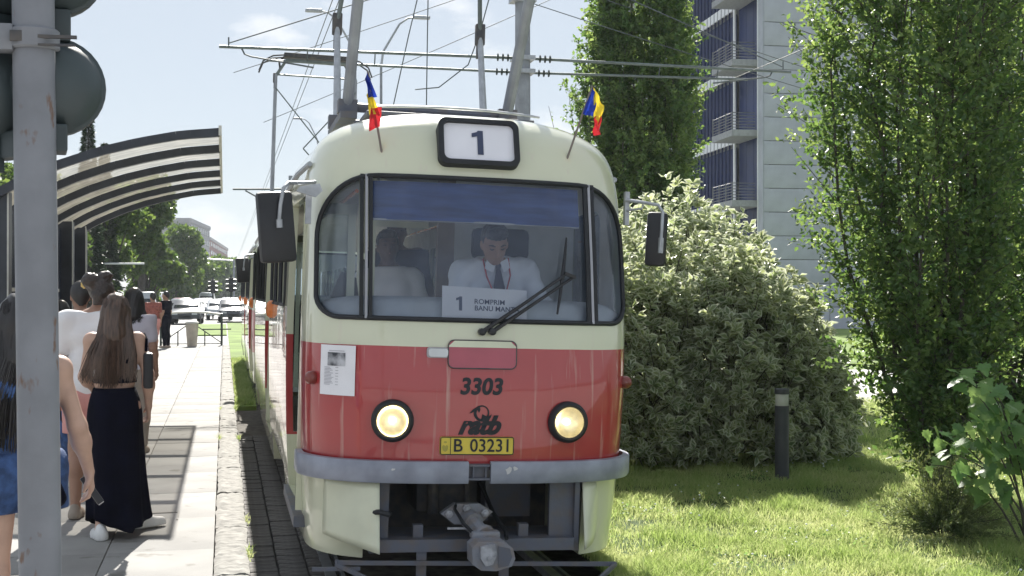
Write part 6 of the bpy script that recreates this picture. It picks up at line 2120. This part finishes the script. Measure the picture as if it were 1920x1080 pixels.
# ---- lawn grass
def grass(name, label, n, fx, h, wd, seed):
    rr = np.random.default_rng(seed)
    P = fx(rr, n)
    n = len(P)
    a = rr.uniform(0, 6.28, n)
    side = np.stack([np.cos(a), np.sin(a), np.zeros(n)], 1)
    ln = rr.normal(size=(n, 3)) * .5
    ln[:, 2] = 0
    pt = np.sin(P[:, 0] * 5.1 + 1 + np.sin(P[:, 1] * 2.3)) * np.sin(P[:, 1] * 4.3 + np.sin(P[:, 0] * 3.1)) + .6 * np.sin(P[:, 0] * 13 + P[:, 1] * 4) * np.sin(P[:, 1] * 11 - P[:, 0] * 5)
    hh = (h * rr.uniform(.45, 1.3, n) * (1 + .55 * pt))[:, None]
    up = np.array([0, 0, 1.0])
    w = wd * rr.uniform(.7, 1.3, n)[:, None]
    b0, b1 = P - side * w, P + side * w
    m0, m1 = P + up * hh * .55 + ln * hh * .35 - side * w * .7, P + up * hh * .55 + ln * hh * .35 + side * w * .7
    tp_ = P + up * hh * .92 + ln * hh
    V = np.stack([b0, b1, m1, m0, tp_], 1).reshape(-1, 3)
    F = (np.arange(n)[:, None, None] * 5 + np.array([[0, 1, 2], [0, 2, 3], [3, 2, 4]])[None]).reshape(-1, 3)
    me = bpy.data.meshes.new(name)
    me.vertices.add(len(V)); me.vertices.foreach_set('co', V.astype(np.float32).ravel())
    me.loops.add(F.size); me.loops.foreach_set('vertex_index', F.astype(np.int32).ravel())
    me.polygons.add(len(F)); me.polygons.foreach_set('loop_start', np.arange(0, F.size, 3, dtype=np.int32)); me.polygons.foreach_set('loop_total', np.full(len(F), 3, dtype=np.int32))
    tn = np.clip(rr.normal(.45, .25, n) - .28 * pt + .25 * np.sin(P[:, 0] * 2.3) * np.sin(P[:, 1] * 1.9 + 1), 0, 1)
    me.attributes.new('tint', 'FLOAT', 'POINT').data.foreach_set('value', np.repeat(tn, 5).astype(np.float32))
    me.update(calc_edges=True)
    o = link_mesh(name, me, 'grass')
    return tag(o, label, 'grass', kind='stuff')
def near_pts(rr, n):
    d = rr.uniform(6.2 ** .8, 13.0 ** .8, n) ** 1.25
    ang = R(12.76) + np.arctan(rr.uniform(-40, 985, n) / 2380)
    X, Y = d * np.tan(ang) , d
    k_ = (X > 2.38) & (rr.random(n) < .62 + .5 * np.sin(X * 3.3 + 1.7 * np.sin(Y * 2.1)) * np.sin(Y * 3.9 + X))
    return np.stack([X[k_], Y[k_], np.full(k_.sum(), LZ - .015)], 1)
def mid_pts(rr, n):
    X, Y = rr.uniform(2.4, 11.5, n), rr.uniform(12.5, 19.25, n)
    return np.stack([X, Y, np.full(n, LZ - .015)], 1)
cl_n = 9000
cx_, cy_ = rng.uniform(2.6, 8.5, cl_n), rng.uniform(6.4, 12.5, cl_n)
kp = (np.sin(cx_ * 3.7 + 2) * np.sin(cy_ * 3.1 + cx_) + rng.normal(size=cl_n) * .25) > .35
cp3 = np.stack([cx_, cy_, np.full(cl_n, LZ) + rng.uniform(.005, .05, cl_n)], 1)[kp]
clv = leaf_cloud('clover_patch', cp3, rng.normal(size=cp3.shape) * np.array([1, 1, .25]), .026, 'maple', None, width=.9, up_bias=1.2)
tag(clv, 'low clover leaves scattered through the lawn', 'clover', kind='stuff')
wf = cp3[::22] + np.array([0, 0, .02])
fm = MB()
for q_ in wf: fm.lathe([(0, 0), (.008, .004), (.009, .010), (0, .015)], 5, Matrix.Translation(tuple(q_)))
wfo = fm.build('clover_flowers', 'white_m')
tag(wfo, 'tiny white clover flowers dotted over the lawn', 'flowers', kind='stuff')
grass('lawn_grass', 'short green grass of the sunlit lawn right of the tram', 210000, near_pts, .066, .003, 2)
grass('lawn_grass_back', 'green grass farther back under the bush and trees', 60000, mid_pts, .07, .005, 4)
def verge_pts(rr, n):
    return np.stack([rr.uniform(2.36, 2.6, n), rr.uniform(5, 12, n), np.full(n, LZ - .03)], 1)
grass('edge_grass', 'rough taller grass along the lawn edge by the tram', 6000, verge_pts, .10, .003, 6)
def kerb_pts(rr, n):
    return np.stack([rr.uniform(.16, .5, n), rr.uniform(21.6, 36, n), np.full(n, .02)], 1)
grass('kerb_grass', 'bright grass strip between platform kerb and tram', 14000, kerb_pts, .10, .006, 7)

def tuft_pts(rr, n):
    c = rr.choice(np.array([8.4, 9.75, 15.2, 19.0]), n)
    return np.stack([.158 + rr.normal(size=n) * .012 - .22 * (c > 10) * (rr.random(n) < .4), c + rr.normal(size=n) * .09, np.where(rr.random(n) < .6, .19, .20)], 1)
grass('kerb_tufts', 'small weeds growing in the kerb joints', 320, tuft_pts, .06, .003, 9)

# ---- street trees far left
def crown_tree(name, label, loc, h, lobes, nleaf, leaf, mat, seed, trunk=.25, group='street trees along the left side'):
    rr = np.random.default_rng(seed)
    t = thing(name, label, 'tree', loc, (0, 0, 0), group)
    m = MB()
    zt = min(c[2] - q[2] * .6 for c, q in lobes)
    stem_tube(m, [(0, 0, -.1), (.05, .05, max(zt, .8)), (0, .1, h * .6)], trunk, trunk * .35, 8)
    m.build('trunk', 'bark', t)
    m = MB()
    for c, q in lobes:
        stem_tube(m, [(0, 0, max(zt, .8)), tuple(np.array(c) * .6 + [0, 0, .2]), tuple(c)], trunk * .4, .03, 5)
    m.build('limbs', 'bark', t)
    w = np.array([q[0] * q[1] * q[2] for c, q in lobes]) ** .67
    idx = rr.choice(len(lobes), nleaf, p=w / w.sum())
    C = np.array([l[0] for l in lobes])[idx]; Q = np.array([l[1] for l in lobes])[idx]
    d = norm(rr.normal(size=(nleaf, 3)))
    ph = np.sin(d[:, 0] * 6 + idx) * np.sin(d[:, 2] * 7 + idx * 2) * np.sin(d[:, 1] * 6 + idx)
    rad = rr.uniform(.55, 1.0, nleaf) ** .5 * (1 + .22 * ph)
    p = C + d * Q * rad[:, None]
    p = p[p[:, 2] > .3]
    d = d[:len(p)]
    leaf_cloud('crown', p, norm(rr.normal(size=p.shape) + np.array([0, 0, -.2])), leaf, mat, t, width=.75, tint=np.clip(rr.normal(.45, .28, len(p)), 0, 1))
    return t
def rlobes(seed, cx, cy, z0, z1, r, n):
    rr = np.random.default_rng(seed)
    L = []
    for i in range(n):
        z = z0 + (z1 - z0) * rr.uniform(.12, .92)
        e = math.sin(math.pi * min(.95, max(.15, (z - z0) / (z1 - z0)))) ** .7
        a = rr.uniform(0, 6.28)
        q = r * rr.uniform(.32, .5)
        L.append(((cx + math.cos(a) * r * .62 * e, cy + math.sin(a) * r * .62 * e, z), (q, q, q * .85)))
    return L
trees = [('broad leafy tree filling the view below the shelter roof', -6.4, 68, 8.6, 2.9, 15, 11000, .30), ('tall leafy tree right of the shelter opening', -5.2, 84, 9.2, 3.0, 15, 11000, .34), ('leafy tree behind the shelter posts', -9.0, 60, 8.2, 3.0, 12, 8000, .32),
         ('dark low tree behind the car queue', -5.6, 96, 6.0, 2.6, 10, 6000, .36), ('hazy tree below the grey apartment block', -4.9, 135, 8.5, 3.4, 11, 6000, .45), ('hazy round tree below the red-brown block', -3.4, 170, 8.0, 3.8, 10, 5000, .55),
         ('far hazy tree near the street end', -2.6, 230, 8.5, 4.0, 9, 4000, .7), ('farthest hazy tree beside the tram', .8, 300, 9.5, 5.0, 9, 4000, .9), ('sunlit tree behind the foreground pole', -7.2, 36, 6.9, 2.3, 12, 9000, .20), ('low tree left of the shelter wall', -9.5, 44, 6.5, 2.6, 11, 7000, .24)]
for i, (lab, x, y, h, r, nlb, nlf, lf) in enumerate(trees):
    crown_tree('street_tree', lab, (x, y, 0), h, rlobes(40 + i, 0, 0, 1.0 if y > 50 else 1.6, h, r, nlb), nlf, lf, 'lime', 60 + i)
for lab, x, y, h, sd in (('tall dark spruce above the shelter roof', -6.3, 63, 10.8, 1), ('second dark spruce right of the tallest one', -6.0, 68, 9.6, 2)):
    rr = np.random.default_rng(sd)
    t = thing('spruce_tree', lab, 'tree', (x, y, 0), (0, 0, 0), 'spruces above the shelter roof')
    m = MB(); stem_tube(m, [(0, 0, -.1), (0, 0, h)], .18, .02, 7); m.build('trunk', 'bark', t)
    n_ = 7000
    z = h * (1 - rr.uniform(0, 1, n_) ** .75 * .86)
    tier = (z * 2.2) % 1
    rad = (h - z) / h * 1.25 * (.55 + .45 * (1 - tier)) * rr.uniform(.25, 1, n_) ** .5
    a = rr.uniform(0, 6.28, n_)
    p = np.stack([rad * np.cos(a), rad * np.sin(a), z - rad * .25], 1)
    leaf_cloud('crown', p, np.stack([np.cos(a), np.sin(a), rr.uniform(-.5, .2, n_)], 1), .24, 'spruce', t, width=.35)

# ================================================================== air
hz = MB().box(-310, 310, -210, 1210, -1.2, 34).build('haze', None, smooth=0)
tag(hz, 'thin summer haze over the street', 'haze', kind='stuff')
hm = bpy.data.materials.new('haze')
hn, hl_ = nodes_of(hm)
hn.remove(hn['Principled BSDF'])
pvn = hn.new('ShaderNodeVolumePrincipled')
pvn.inputs['Color'].default_value = (0.86, 0.92, 1.0, 1)
pvn.inputs['Density'].default_value = 0.0003
pvn.inputs['Anisotropy'].default_value = 0.15
hl_.new(pvn.outputs['Volume'], hn['Material Output'].inputs['Volume'])
hz.data.materials.append(hm)
